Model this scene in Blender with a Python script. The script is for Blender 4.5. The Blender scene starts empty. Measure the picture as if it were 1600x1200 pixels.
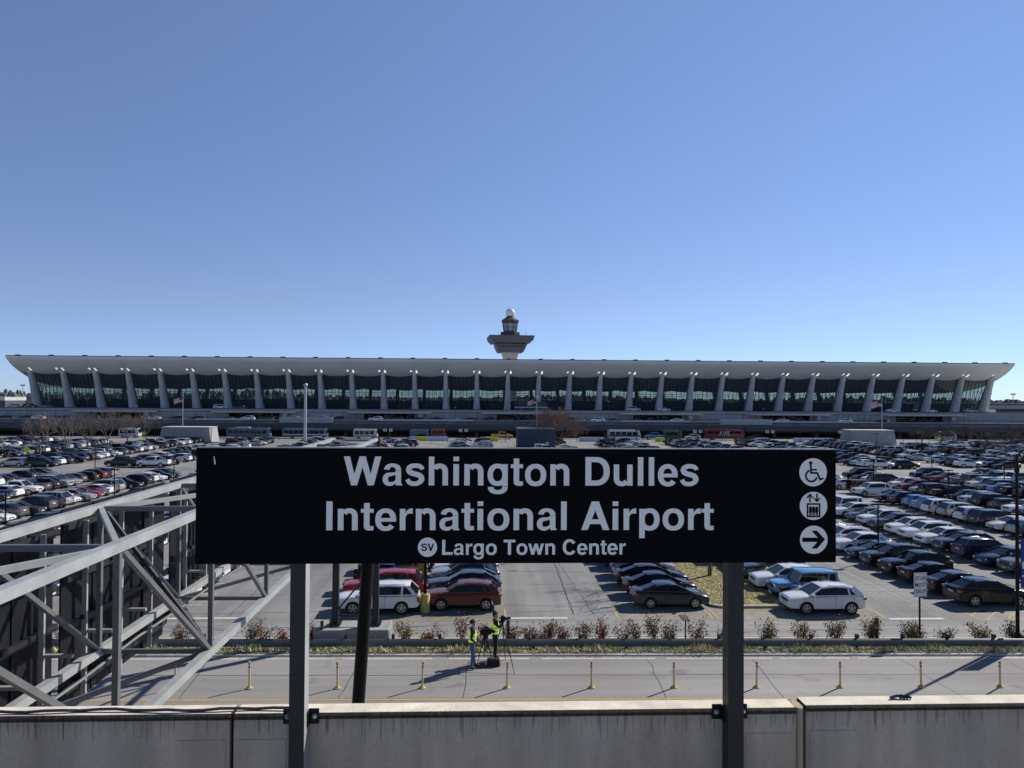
import bpy, bmesh, math, random
from mathutils import Vector, Matrix
random.seed(7)
PI = math.pi
scene = bpy.context.scene
COL = scene.collection
H = 13.0                                   # eye height above the car park

# ------------------------------------------------------------------ camera
YAW, PIT, ROL, FPX = math.radians(2.39), math.radians(0.97), math.radians(0.35), 1200.0
_fw = Vector((math.sin(YAW) * math.cos(PIT), math.cos(YAW) * math.cos(PIT), math.sin(PIT)))
_r = Vector((math.cos(YAW), -math.sin(YAW), 0))
_u = _r.cross(_fw)
CR = _r * math.cos(ROL) + _u * math.sin(ROL)
CU = _u * math.cos(ROL) - _r * math.sin(ROL)
cam = bpy.data.cameras.new('camera')
cam.sensor_width = 36; cam.lens = 27.0; cam.clip_start = 0.05; cam.clip_end = 9000
co = bpy.data.objects.new('camera', cam); COL.objects.link(co)
M = Matrix((CR, CU, -_fw)).transposed().to_4x4(); M.translation = Vector((0, 0, H))
co.matrix_world = M
scene.camera = co

def _ray(x, y): return _fw + CR * ((x - 800) / FPX) + CU * (-(y - 600) / FPX)
def gz(x, y, z=0.0):
    """where the sight line of a photo pixel meets the level z"""
    d = _ray(x, y); t = (z - H) / d.z
    return d.x * t, d.y * t
def gy(x, y, Y):
    """where it meets the vertical plane at depth Y"""
    d = _ray(x, y); t = Y / d.y
    return d.x * t, H + d.z * t
def px(X, Y, Z):
    v = Vector((X, Y, Z - H)); c = v.dot(_fw)
    return 800 + FPX * v.dot(CR) / c, 600 - FPX * v.dot(CU) / c

# ------------------------------------------------------------------ materials
MATS = {}
def mat(name, col, rough=0.6, metal=0.0, noise=0.0, nscale=5.0, bump=0.0, coat=0.0, spec=0.5, stretch=None, detail=6):
    if name in MATS: return MATS[name]
    m = bpy.data.materials.new(name); m.use_nodes = True
    nt = m.node_tree; b = nt.nodes['Principled BSDF']
    b.inputs['Base Color'].default_value = (*col, 1)
    b.inputs['Roughness'].default_value = rough; b.inputs['Metallic'].default_value = metal
    b.inputs['Coat Weight'].default_value = coat; b.inputs['Coat Roughness'].default_value = 0.05
    b.inputs['Specular IOR Level'].default_value = spec
    if noise or bump:
        tc = nt.nodes.new('ShaderNodeTexCoord'); mp = nt.nodes.new('ShaderNodeMapping')
        nt.links.new(tc.outputs['Object'], mp.inputs['Vector'])
        if stretch: mp.inputs['Scale'].default_value = stretch
        n = nt.nodes.new('ShaderNodeTexNoise'); n.inputs['Scale'].default_value = nscale; n.inputs['Detail'].default_value = detail
        nt.links.new(mp.outputs[0], n.inputs['Vector'])
        if noise:
            r = nt.nodes.new('ShaderNodeValToRGB')
            r.color_ramp.elements[0].position = 0.3; r.color_ramp.elements[1].position = 0.7
            r.color_ramp.elements[0].color = (*[c * (1 - noise) for c in col], 1)
            r.color_ramp.elements[1].color = (*[min(1, c * (1 + noise)) for c in col], 1)
            nt.links.new(n.outputs['Fac'], r.inputs[0]); nt.links.new(r.outputs[0], b.inputs['Base Color'])
        if bump:
            bp = nt.nodes.new('ShaderNodeBump'); bp.inputs['Strength'].default_value = bump; bp.inputs['Distance'].default_value = 0.02
            nt.links.new(n.outputs['Fac'], bp.inputs['Height']); nt.links.new(bp.outputs[0], b.inputs['Normal'])
    MATS[name] = m
    return m

def asphalt(name, base, patch=0.25, streak=(1, 0.06, 1)):
    """worn asphalt: broad patches, tyre streaks, fine grain, hair cracks, oil spots"""
    m = bpy.data.materials.new(name); m.use_nodes = True; nt = m.node_tree; N = nt.nodes; Lk = nt.links
    b = N['Principled BSDF']; b.inputs['Roughness'].default_value = 0.85; b.inputs['Specular IOR Level'].default_value = 0.3
    tc = N.new('ShaderNodeTexCoord')
    def noise(scale, detail=4, st=None):
        mp = N.new('ShaderNodeMapping'); Lk.new(tc.outputs['Object'], mp.inputs[0])
        if st: mp.inputs['Scale'].default_value = st
        n = N.new('ShaderNodeTexNoise'); n.inputs['Scale'].default_value = scale; n.inputs['Detail'].default_value = detail
        Lk.new(mp.outputs[0], n.inputs['Vector']); return n.outputs['Fac']
    def rng(f, a, c, lo, hi):
        r = N.new('ShaderNodeMapRange'); Lk.new(f, r.inputs[0])
        for i, v in enumerate((a, c, lo, hi)): r.inputs[i + 1].default_value = v
        return r.outputs[0]
    def mul(a, c):
        k = N.new('ShaderNodeMath'); k.operation = 'MULTIPLY'; Lk.new(a, k.inputs[0]); Lk.new(c, k.inputs[1]); return k.outputs[0]
    v = rng(noise(0.12, 5), 0.3, 0.7, 1 - patch, 1 + patch)
    v = mul(v, rng(noise(1.1, 4, streak), 0.3, 0.7, 0.83, 1.12))
    v = mul(v, rng(noise(30, 3), 0.25, 0.75, 0.85, 1.15))
    vo = N.new('ShaderNodeTexVoronoi'); vo.feature = 'DISTANCE_TO_EDGE'; vo.inputs['Scale'].default_value = 0.16
    wp = N.new('ShaderNodeTexNoise'); wp.inputs['Scale'].default_value = 0.7; Lk.new(tc.outputs['Object'], wp.inputs['Vector'])
    ad = N.new('ShaderNodeVectorMath'); ad.operation = 'MULTIPLY_ADD'; Lk.new(wp.outputs['Color'], ad.inputs[0]); ad.inputs[1].default_value = (2.5, 2.5, 0); Lk.new(tc.outputs['Object'], ad.inputs[2])
    Lk.new(ad.outputs[0], vo.inputs['Vector'])
    v = mul(v, rng(vo.outputs[0], 0.0, 0.005, 0.82, 1.0))
    v = mul(v, rng(noise(0.9, 2), 0.66, 0.74, 1.0, 0.75))
    cx = N.new('ShaderNodeVectorMath'); cx.operation = 'SCALE'; cx.inputs[0].default_value = base; Lk.new(v, cx.inputs['Scale'])
    Lk.new(cx.outputs[0], b.inputs['Base Color'])
    MATS[name] = m; return m

def glass_mat(name, tint, gl=0.12, rough=0.03, veil=0.0):
    m = bpy.data.materials.new(name); m.use_nodes = True; nt = m.node_tree; N = nt.nodes
    N.remove(N['Principled BSDF']); out = N['Material Output']
    t = N.new('ShaderNodeBsdfTransparent'); t.inputs[0].default_value = (*tint, 1)
    g = N.new('ShaderNodeBsdfGlossy'); g.inputs['Roughness'].default_value = rough; g.inputs[0].default_value = (0.8, 0.85, 0.9, 1)
    fr = N.new('ShaderNodeFresnel'); fr.inputs[0].default_value = 1.45
    ml = N.new('ShaderNodeMath'); ml.operation = 'MULTIPLY'; ml.inputs[1].default_value = gl / 0.04 * 0.33; ml.use_clamp = True
    nt.links.new(fr.outputs[0], ml.inputs[0])
    mx = N.new('ShaderNodeMixShader'); nt.links.new(ml.outputs[0], mx.inputs[0])
    nt.links.new(t.outputs[0], mx.inputs[1]); nt.links.new(g.outputs[0], mx.inputs[2])
    du = N.new('ShaderNodeBsdfDiffuse'); du.inputs[0].default_value = (0.34, 0.42, 0.46, 1); m2 = N.new('ShaderNodeMixShader'); m2.inputs[0].default_value = veil   # pale diffuse veil added to brighten the near-black panes
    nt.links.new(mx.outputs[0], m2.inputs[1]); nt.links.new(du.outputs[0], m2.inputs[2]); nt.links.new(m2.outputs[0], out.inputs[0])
    MATS[name] = m; return m

def parapet_mat():
    """weathered precast concrete: dark drip streaks running down from the coping, tan stains"""
    m = bpy.data.materials.new('parapet_concrete'); m.use_nodes = True; nt = m.node_tree; N = nt.nodes; Lk = nt.links
    b = N['Principled BSDF']; b.inputs['Roughness'].default_value = 0.9; b.inputs['Specular IOR Level'].default_value = 0.2
    tc = N.new('ShaderNodeTexCoord'); sp = N.new('ShaderNodeSeparateXYZ'); Lk.new(tc.outputs['Object'], sp.inputs[0])
    def noise(scale, detail, st):
        mp = N.new('ShaderNodeMapping'); Lk.new(tc.outputs['Object'], mp.inputs[0]); mp.inputs['Scale'].default_value = st
        n = N.new('ShaderNodeTexNoise'); n.inputs['Scale'].default_value = scale; n.inputs['Detail'].default_value = detail
        Lk.new(mp.outputs[0], n.inputs['Vector']); return n.outputs['Fac']
    def rng(f, a, c, lo, hi):
        r = N.new('ShaderNodeMapRange'); Lk.new(f, r.inputs[0])
        for i, v in enumerate((a, c, lo, hi)): r.inputs[i + 1].default_value = v
        return r.outputs[0]
    def op(o, a, c):
        k = N.new('ShaderNodeMath'); k.operation = o
        for i, q in enumerate((a, c)):
            if isinstance(q, (int, float)): k.inputs[i].default_value = q
            else: Lk.new(q, k.inputs[i])
        return k.outputs[0]
    z = sp.outputs['Z']                                    # 0 at the coping, negative below
    streak = op('ADD', rng(noise(26, 2, (1, 1, 0.02)), 0.58, 0.64, 0, .8), rng(noise(75, 2, (1, 1, 0.02)), 0.57, 0.66, 0, .75))
    length = rng(noise(31, 3, (1, 1, 0.0)), 0.32, 0.72, -0.05, -0.21)
    infall = rng(op('SUBTRACT', z, length), -0.02, 0.03, 0, 1)
    drip = op('MULTIPLY', op('MULTIPLY', op('MULTIPLY', streak, infall), 0.5), op('LESS_THAN', z, -0.0015))
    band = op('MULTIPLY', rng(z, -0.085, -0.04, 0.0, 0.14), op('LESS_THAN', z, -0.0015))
    big = rng(noise(2.2, 5, (1, 1, 0.5)), 0.35, 0.7, 0.85, 1.2)
    long = rng(noise(7, 4, (1, 1, 0.05)), 0.4, 0.7, 1.08, 0.86)
    fine = rng(noise(60, 4, (1, 1, 1)), 0.3, 0.7, 0.92, 1.08)
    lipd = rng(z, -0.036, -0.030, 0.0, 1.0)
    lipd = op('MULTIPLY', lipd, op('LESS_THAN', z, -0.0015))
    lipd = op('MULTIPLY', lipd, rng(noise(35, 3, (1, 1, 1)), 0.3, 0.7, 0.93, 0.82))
    v = op('MULTIPLY', op('MULTIPLY', big, long), fine)
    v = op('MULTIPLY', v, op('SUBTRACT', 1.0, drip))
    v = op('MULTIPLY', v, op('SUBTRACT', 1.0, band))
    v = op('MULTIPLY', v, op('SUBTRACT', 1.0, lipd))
    tint = N.new('ShaderNodeMix'); tint.data_type = 'RGBA'
    Lk.new(rng(noise(1.5, 4, (1, 1, 0.4)), 0.4, 0.65, 0, 1), tint.inputs[0])
    tint.inputs[6].default_value = (0.475, 0.42, 0.345, 1); tint.inputs[7].default_value = (0.48, 0.405, 0.30, 1)
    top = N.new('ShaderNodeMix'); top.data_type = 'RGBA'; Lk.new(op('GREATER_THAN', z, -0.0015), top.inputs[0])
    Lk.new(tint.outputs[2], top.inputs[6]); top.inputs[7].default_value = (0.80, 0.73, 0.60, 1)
    s = N.new('ShaderNodeVectorMath'); s.operation = 'SCALE'; Lk.new(top.outputs[2], s.inputs[0]); Lk.new(v, s.inputs['Scale'])
    Lk.new(s.outputs[0], b.inputs['Base Color'])
    bp = N.new('ShaderNodeBump'); bp.inputs['Strength'].default_value = 0.25; bp.inputs['Distance'].default_value = 0.01
    Lk.new(noise(80, 5, (1, 1, 1)), bp.inputs['Height']); Lk.new(bp.outputs[0], b.inputs['Normal'])
    MATS['parapet_concrete'] = m; return m

asphalt('asphalt_lot', (0.262, 0.260, 0.253))
asphalt('asphalt_road', (0.305, 0.293, 0.278), 0.15, (0.05, 1, 1))
asphalt('asphalt_lane', (0.31, 0.306, 0.297), 0.15, (0.05, 1, 1))
parapet_mat()
mat('concrete', (0.36, 0.355, 0.34), 0.85, noise=0.15, nscale=1.5, bump=0.2)
mat('concrete_light', (0.5, 0.49, 0.46), 0.85, noise=0.12, nscale=0.8)
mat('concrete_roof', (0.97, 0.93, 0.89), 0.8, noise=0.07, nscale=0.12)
mat('concrete_column', (0.64, 0.62, 0.60), 0.8, noise=0.12, nscale=0.5)
mat('facade', (0.33, 0.34, 0.36), 0.8, noise=0.12, nscale=0.4)
mat('dark_void', (0.02, 0.021, 0.024), 0.8)  # near-black colour in place of shade inside the entrances and below the ramp
mat('girder', (0.06, 0.065, 0.075), 0.7, noise=0.2, nscale=0.5)
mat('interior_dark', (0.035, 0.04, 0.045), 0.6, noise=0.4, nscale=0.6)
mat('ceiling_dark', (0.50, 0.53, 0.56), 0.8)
mat('steel_galv', (0.42, 0.435, 0.43), 0.5, metal=0.2, noise=0.14, nscale=3.0, bump=0.05)
mat('steel_web', (0.155, 0.163, 0.168), 0.5, metal=0.15, noise=0.14, nscale=3.0)  # truss steel darkened to stand for the shaded faces of web members
mat('steel_dark', (0.018, 0.019, 0.023), 0.5, metal=0.0, noise=0.25, nscale=3.0)
mat('panel_back', (0.011, 0.012, 0.016), 0.55, noise=0.3, nscale=1.5, spec=0.2)
mat('post_slate', (0.009, 0.011, 0.016), 0.5, noise=0.12, nscale=6)
mat('black_paint', (0.008, 0.008, 0.009), 0.35, spec=0.18)
mat('sign_black', (0.0025, 0.0025, 0.005), 0.6, spec=0.08)
mat('sign_white', (0.93, 0.91, 0.86), 0.6)
mat('white_paint', (0.78, 0.78, 0.76), 0.5)
mat('line_white', (0.62, 0.61, 0.58), 0.8, noise=0.22, nscale=6)
mat('line_yellow', (0.52, 0.38, 0.12), 0.8, noise=0.25, nscale=6)
mat('line_orange', (0.58, 0.34, 0.07), 0.8, noise=0.2, nscale=6)
mat('yellow_base', (0.55, 0.46, 0.15), 0.8, noise=0.2, nscale=4)
mat('delineator_tan', (0.62, 0.48, 0.26), 0.6, noise=0.1, nscale=8)
mat('band_brown', (0.16, 0.09, 0.04), 0.5)
mat('rubber', (0.018, 0.018, 0.019), 0.85)
mat('trim_black', (0.02, 0.02, 0.022), 0.5)
mat('rim_alloy', (0.42, 0.43, 0.45), 0.3, metal=0.8)
mat('chrome', (0.6, 0.6, 0.62), 0.15, metal=1.0)
mat('headlamp', (0.7, 0.72, 0.75), 0.08, coat=1.0)
mat('taillamp', (0.30, 0.012, 0.012), 0.15, coat=1.0)
mat('plate_white', (0.65, 0.66, 0.68), 0.5)
mat('car_glass', (0.006, 0.008, 0.010), 0.05, spec=0.45)
mat('dry_grass', (0.38, 0.325, 0.16), 0.95, noise=0.35, nscale=2.5, bump=0.5)
mat('soil_mulch', (0.085, 0.073, 0.058), 0.95, noise=0.35, nscale=4, bump=0.5)
mat('cover_leaf', (0.58, 0.56, 0.27), 0.7, noise=0.5, nscale=3)
mat('cover_leaf_pale', (0.78, 0.74, 0.5), 0.7, noise=0.3, nscale=3)
mat('cover_leaf_green', (0.26, 0.30, 0.10), 0.7, noise=0.3, nscale=3)
mat('shrub_red', (0.30, 0.075, 0.055), 0.7, noise=0.45, nscale=9)
mat('shrub_brown', (0.23, 0.11, 0.065), 0.8, noise=0.4, nscale=9)
mat('shrub_olive', (0.16, 0.145, 0.045), 0.7, noise=0.4, nscale=9)
mat('shrub_orange', (0.36, 0.17, 0.05), 0.7, noise=0.3, nscale=9)
mat('twig', (0.10, 0.075, 0.06), 0.9, noise=0.2, nscale=10)
mat('bark', (0.13, 0.105, 0.09), 0.9, noise=0.3, nscale=12, bump=0.5)
mat('bare_twigs', (0.135, 0.108, 0.098), 0.9, noise=0.2, nscale=3)
mat('bare_twigs_red', (0.20, 0.125, 0.11), 0.9, noise=0.2, nscale=3)
mat('far_trees', (0.15, 0.16, 0.165), 0.95, noise=0.4, nscale=0.03)
mat('airfield', (0.20, 0.21, 0.14), 0.95, noise=0.2, nscale=0.02)
mat('apron', (0.42, 0.41, 0.39), 0.9, noise=0.1, nscale=0.05)
mat('navy_wall', (0.028, 0.045, 0.085), 0.6, noise=0.15, nscale=1)
mat('banner_blue', (0.02, 0.05, 0.24), 0.7)
mat('flag_red', (0.5, 0.05, 0.06), 0.8); mat('flag_white', (0.75, 0.74, 0.72), 0.8); mat('flag_blue', (0.04, 0.06, 0.2), 0.8)
mat('bus_blue', (0.085, 0.15, 0.25), 0.4, coat=0.3); mat('bus_red', (0.20, 0.018, 0.026), 0.4, coat=0.3); mat('bus_white', (0.55, 0.55, 0.56), 0.4, coat=0.3)
mat('van_green', (0.02, 0.10, 0.06), 0.4, coat=0.3)
mat('barrier_white', (0.55, 0.6, 0.72), 0.7); mat('sign_yellow', (0.75, 0.72, 0.03), 0.6); mat('sign_amber', (0.62, 0.66, 0.03), 0.5)
mat('sealant', (0.46, 0.37, 0.26), 0.9, noise=0.2, nscale=6, stretch=(1, 1, 0.2), bump=0.2)
mat('rope_blue', (0.035, 0.035, 0.06), 0.8, noise=0.5, nscale=60)
mat('skin', (0.42, 0.24, 0.17), 0.6); mat('hair_dark', (0.02, 0.015, 0.012), 0.8)
mat('jacket_black', (0.012, 0.012, 0.013), 0.85, noise=0.2, nscale=20); mat('denim', (0.085, 0.125, 0.20), 0.9, noise=0.25, nscale=14)
mat('trousers_black', (0.012, 0.012, 0.014), 0.9); mat('shoe_dark', (0.02, 0.018, 0.016), 0.6)
mat('hivis', (0.80, 0.98, 0.03), 0.6); _h = MATS['hivis'].node_tree.nodes['Principled BSDF']; _h.inputs['Emission Color'].default_value = (.55, .8, .02, 1); _h.inputs['Emission Strength'].default_value = .28   # fluorescent dye, with glow added to brighten the shaded vests
mat('reflective', (0.62, 0.63, 0.62), 0.35, metal=0.3); mat('beanie', (0.015, 0.018, 0.035), 0.95)
mat('wood_post', (0.12, 0.075, 0.045), 0.9, noise=0.3, nscale=6, stretch=(6, 6, 0.6))
glass_mat('terminal_glass', (0.48, 0.55, 0.57), 0.26, veil=0.12)
glass_mat('terminal_glass_rear', (0.66, 0.68, 0.58), 0.05)
m = bpy.data.materials.new('bright_patch'); m.use_nodes = True; MATS['bright_patch'] = m  # translucent roof patches added to show bright beside the column tops
_n = m.node_tree.nodes; _n.remove(_n['Principled BSDF']); _t = _n.new('ShaderNodeBsdfTranslucent'); _t.inputs[0].default_value = (0.6, 0.6, 0.59, 1)
m.node_tree.links.new(_t.outputs[0], _n['Material Output'].inputs[0])

PAINTS = {'white': (0.84, 0.84, 0.83), 'black': (0.008, 0.008, 0.010), 'charcoal': (0.035, 0.038, 0.044), 'grey': (0.12, 0.125, 0.135),
          'silver': (0.36, 0.37, 0.38), 'navy': (0.012, 0.022, 0.055), 'red': (0.27, 0.012, 0.016), 'maroon': (0.13, 0.028, 0.015),
          'blue': (0.07, 0.22, 0.46), 'teal': (0.035, 0.055, 0.065), 'yellow': (0.65, 0.38, 0.03), 'orange': (0.42, 0.19, 0.03), 'lime': (0.35, 0.5, 0.04)}
for k, v in PAINTS.items():
    mat('paint_' + k, v, 0.3, metal=0.35 if k in ('silver', 'grey', 'charcoal', 'teal') else 0.0, coat=0.7 if sum(v) < .4 else 1.0, spec=0.12 if sum(v) < .4 else 0.45)

# ------------------------------------------------------------------ mesh helpers
class MB:
    def __init__(s): s.v = []; s.f = []; s.m = []
    def poly(s, pts, m=0):
        i = len(s.v); s.v += [tuple(p) for p in pts]; s.f.append(tuple(range(i, i + len(pts)))); s.m.append(m); return s
    def box(s, c, d, m=0, rz=0.0, taper=1.0):
        cx, cy, cz = c; a, b, h = d[0] / 2, d[1] / 2, d[2] / 2; i = len(s.v); cs, sn = math.cos(rz), math.sin(rz)
        for z, t in ((-h, 1), (h, taper)):
            for x, y in ((-a, -b), (a, -b), (a, b), (-a, b)):
                x *= t; y *= t
                s.v.append((cx + x * cs - y * sn, cy + x * sn + y * cs, cz + z))
        for q in ((3, 2, 1, 0), (4, 5, 6, 7), (0, 1, 5, 4), (1, 2, 6, 5), (2, 3, 7, 6), (3, 0, 4, 7)):
            s.f.append(tuple(i + k for k in q)); s.m.append(m)
        return s
    def span(s, x0, x1, y0, y1, z0, z1, m=0): return s.box(((x0 + x1) / 2, (y0 + y1) / 2, (z0 + z1) / 2), (x1 - x0, y1 - y0, z1 - z0), m)
    def beam(s, p, q, w, h=None, m=0, up=(0, 0, 1)):
        h = h or w; p, q = Vector(p), Vector(q); d = (q - p).normalized(); u = Vector(up)
        if abs(d.dot(u)) > 0.99: u = Vector((0, 1, 0))
        a = d.cross(u).normalized(); b = a.cross(d).normalized(); i = len(s.v)
        for o in (p, q):
            for x, y in ((-1, -1), (1, -1), (1, 1), (-1, 1)): s.v.append(tuple(o + a * (x * w / 2) + b * (y * h / 2)))
        for k in ((0, 1, 5, 4), (1, 2, 6, 5), (2, 3, 7, 6), (3, 0, 4, 7), (3, 2, 1, 0), (4, 5, 6, 7)):
            s.f.append(tuple(i + j for j in k)); s.m.append(m)
        return s
    def tube(s, pts, rad, n=8, m=0, caps=True):
        pts = [Vector(p) for p in pts]; rad = rad if isinstance(rad, (list, tuple)) else [rad] * len(pts); base = len(s.v); a = None
        for k, p in enumerate(pts):
            d = (pts[min(k + 1, len(pts) - 1)] - pts[max(k - 1, 0)]).normalized()
            if a is None:
                a = d.orthogonal().normalized()
            else:
                a = (a - d * a.dot(d)).normalized()
            b = d.cross(a)
            for j in range(n):
                t = 2 * PI * j / n; s.v.append(tuple(p + (a * math.cos(t) + b * math.sin(t)) * rad[k]))
        for k in range(len(pts) - 1):
            for j in range(n):
                s.f.append((base + k * n + j, base + k * n + (j + 1) % n, base + (k + 1) * n + (j + 1) % n, base + (k + 1) * n + j)); s.m.append(m)
        if caps:
            s.f.append(tuple(base + j for j in reversed(range(n)))); s.m.append(m)
            e = base + (len(pts) - 1) * n; s.f.append(tuple(e + j for j in range(n))); s.m.append(m)
        return s
    def lathe(s, prof, c, n=12, m=0, square=False):
        """prof: (radius, z); square=True gives a four-sided block"""
        base = len(s.v); off = PI / 4 if square else PI / n
        for r, z in prof:
            for j in range(n):
                t = 2 * PI * j / n + off; k = r * (1.41421 if square else 1)
                s.v.append((c[0] + math.cos(t) * k, c[1] + math.sin(t) * k, c[2] + z))
        for k in range(len(prof) - 1):
            for j in range(n):
                s.f.append((base + k * n + j, base + k * n + (j + 1) % n, base + (k + 1) * n + (j + 1) % n, base + (k + 1) * n + j)); s.m.append(m)
        s.f.append(tuple(base + j for j in reversed(range(n)))); s.m.append(m)
        e = base + (len(prof) - 1) * n; s.f.append(tuple(e + j for j in range(n))); s.m.append(m)
        return s
    def add(s, o, off=(0, 0, 0), rz=0.0, mm=None):
        i = len(s.v); c, n = math.cos(rz), math.sin(rz)
        s.v += [(off[0] + x * c - y * n, off[1] + x * n + y * c, off[2] + z) for x, y, z in o.v]
        s.f += [tuple(i + k for k in f) for f in o.f]; s.m += [mm[k] if mm else k for k in o.m]
        return s
    def mesh(s, name, mats, smooth=None):
        me = bpy.data.meshes.new(name); me.from_pydata(s.v, [], s.f)
        for q in mats: me.materials.append(MATS[q] if isinstance(q, str) else q)
        if len(mats) > 1: me.polygons.foreach_set('material_index', s.m)
        if smooth:
            me.polygons.foreach_set('use_smooth', [True] * len(s.f)); me.update()
            if smooth < 170: me.set_sharp_from_angle(angle=math.radians(smooth))
        me.update(); return me
    def build(s, name, mats, parent=None, loc=(0, 0, 0), rz=0.0, smooth=None):
        mats = [mats] if isinstance(mats, str) else mats
        return link(name, s.mesh(name, mats, smooth), parent, loc, rz)

def link(name, me, parent=None, loc=(0, 0, 0), rz=0.0):
    o = bpy.data.objects.new(name, me); COL.objects.link(o); o.location = loc; o.rotation_euler = (0, 0, rz)
    if parent: o.parent = parent
    return o
def tag(o, label, cat, group=None):
    o['label'] = label; o['category'] = cat
    if group: o['group'] = group
    return o
def empty(name, loc, label, cat, group=None, rz=0.0):
    o = bpy.data.objects.new(name, None); COL.objects.link(o); o.location = loc; o.rotation_euler = (0, 0, rz); o.empty_display_size = 0.2
    return tag(o, label, cat, group)
def structure(o): o['kind'] = 'structure'; return o
def kids(o): return [c for c in bpy.data.objects if c.parent is o]
def copy_thing(o, label, loc, rz=None, group=None):
    def rec(src, parent):
        c = src.copy(); COL.objects.link(c)
        if parent: c.parent = parent
        for k in KIDS.get(src.name, ()): rec(k, c)
        return c
    r = rec(o, None); r.location = loc
    if rz is not None: r.rotation_euler = (0, 0, rz)
    r['label'] = label
    if group: r['group'] = group
    return r
KIDS = {}
def index_kids(o):
    KIDS[o.name] = kids(o)
    for k in KIDS[o.name]: index_kids(k)
    return o
ORD = ['first', 'second', 'third', 'fourth', 'fifth', 'sixth', 'seventh', 'eighth', 'ninth', 'tenth', 'eleventh', 'twelfth', 'thirteenth', 'fourteenth',
       'fifteenth', 'sixteenth', 'seventeenth', 'eighteenth', 'nineteenth', 'twentieth']
def ordinal(i):
    if i < 20: return ORD[i]
    t = ['twenty', 'thirty', 'forty', 'fifty'][(i + 1) // 10 - 2]
    return t + '-' + ORD[(i + 1) % 10 - 1] if (i + 1) % 10 else {'twenty': 'twentieth', 'thirty': 'thirtieth', 'forty': 'fortieth', 'fifty': 'fiftieth'}[t]

# ------------------------------------------------------------------ world and sun
SUN_AZ, SUN_EL = math.radians(54), math.radians(34.5)        # azimuth from +Y towards +X
sd = Vector((math.sin(SUN_AZ) * math.cos(SUN_EL), math.cos(SUN_AZ) * math.cos(SUN_EL), math.sin(SUN_EL)))
w = bpy.data.worlds.new('World'); scene.world = w; w.use_nodes = True
nt = w.node_tree; bg = nt.nodes['Background']
sky = nt.nodes.new('ShaderNodeTexSky'); sky.sky_type = 'NISHITA'; sky.sun_disc = False
sky.sun_elevation = SUN_EL; sky.sun_rotation = SUN_AZ; sky.altitude = 2000; sky.air_density = 1.0; sky.dust_density = 0.0; sky.ozone_density = 8.0
_tc = nt.nodes.new('ShaderNodeTexCoord'); _sp = nt.nodes.new('ShaderNodeSeparateXYZ'); nt.links.new(_tc.outputs['Generated'], _sp.inputs[0])
_rp = nt.nodes.new('ShaderNodeValToRGB'); _e = _rp.color_ramp.elements         # clear winter air: pale blue haze low down, deep zenith
_e[0].position = 0.0; _e[0].color = (.44, .475, .64, 1); _e[1].position = 1.0; _e[1].color = (.10, .11, .13, 1)
for _p, _c in ((.116, (.72, .53, .495)), (.47, (1.04, .77, .66)), (.6, (.42, .38, .40)), (.75, (0.13, 0.13, .16))):
    _k = _e.new(_p); _k.color = (*_c, 1)
nt.links.new(_sp.outputs['Z'], _rp.inputs[0])
_sc = nt.nodes.new('ShaderNodeVectorMath'); _sc.operation = 'SCALE'; _sc.inputs['Scale'].default_value = 2.0; nt.links.new(_rp.outputs[0], _sc.inputs[0])
_ml = nt.nodes.new('ShaderNodeVectorMath'); _ml.operation = 'MULTIPLY'; nt.links.new(sky.outputs[0], _ml.inputs[0]); nt.links.new(_sc.outputs[0], _ml.inputs[1])
nt.links.new(_ml.outputs[0], bg.inputs['Color']); bg.inputs['Strength'].default_value = 0.11
sl = bpy.data.lights.new('sun', 'SUN'); sl.energy = 5.0; sl.angle = math.radians(0.5); sl.color = (1.0, 0.95, 0.87)
so = bpy.data.objects.new('sun', sl); COL.objects.link(so); so.rotation_euler = (-sd).to_track_quat('-Z', 'Y').to_euler(); so.location = (40, 40, 60)
scene.view_settings.view_transform = 'Standard'; scene.view_settings.look = 'None'; scene.view_settings.exposure = 0
scene.cycles.max_bounces = 6; scene.cycles.transparent_max_bounces = 10; scene.cycles.caustics_reflective = False; scene.cycles.caustics_refractive = False

# ------------------------------------------------------------------ ground, roads
def yroad(x): return -0.020 * x                              # the near road runs very slightly askew to the terminal
mb = MB(); mb.poly([(-4000, -300, 0), (4000, -300, 0), (4000, 7000, 0), (-4000, 7000, 0)]); structure(mb.build('ground', 'airfield', loc=(0, 0, -0.03)))
mb = MB(); mb.poly([(-260, 41.8 + 5.2, 0), (260, 41.8 - 5.2, 0), (260, 262, 0), (-260, 262, 0)]); structure(mb.build('car_park_surface', 'asphalt_lot'))
def strip(y0, y1, z, x0=-70, x1=70): return [(x0, y0 + yroad(x0), z), (x1, y0 + yroad(x1), z), (x1, y1 + yroad(x1), z), (x0, y1 + yroad(x0), z)]
mb = MB(); mb.poly(strip(42.0, 44.6, 0.004)); structure(mb.build('edge_lane', 'asphalt_lane'))
mb = MB(); mb.poly(strip(9.0, 30.405, 2.8)); structure(mb.build('road', 'asphalt_road'))
mb = MB()                                                    # kerb, verge and bank down to the car park
for x0 in range(-70, 70, 10):
    x1 = x0 + 10
    def S(a, za, b, zb, m): mb.poly([(x0, a + yroad(x0), za), (x1, a + yroad(x1), za), (x1, b + yroad(x1), zb), (x0, b + yroad(x0), zb)], m)
    S(30.40, 2.79, 30.41, 2.85, 0); S(30.41, 2.85, 30.53, 2.86, 0); S(30.53, 2.86, 30.54, 2.85, 1)
    S(30.54, 2.86, 32.4, 2.55, 1); S(32.4, 2.55, 34.5, 2.0, 1); S(34.5, 2.0, 41.2, -0.02, 1)
structure(mb.build('verge', ['concrete_light', 'soil_mulch']))
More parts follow.
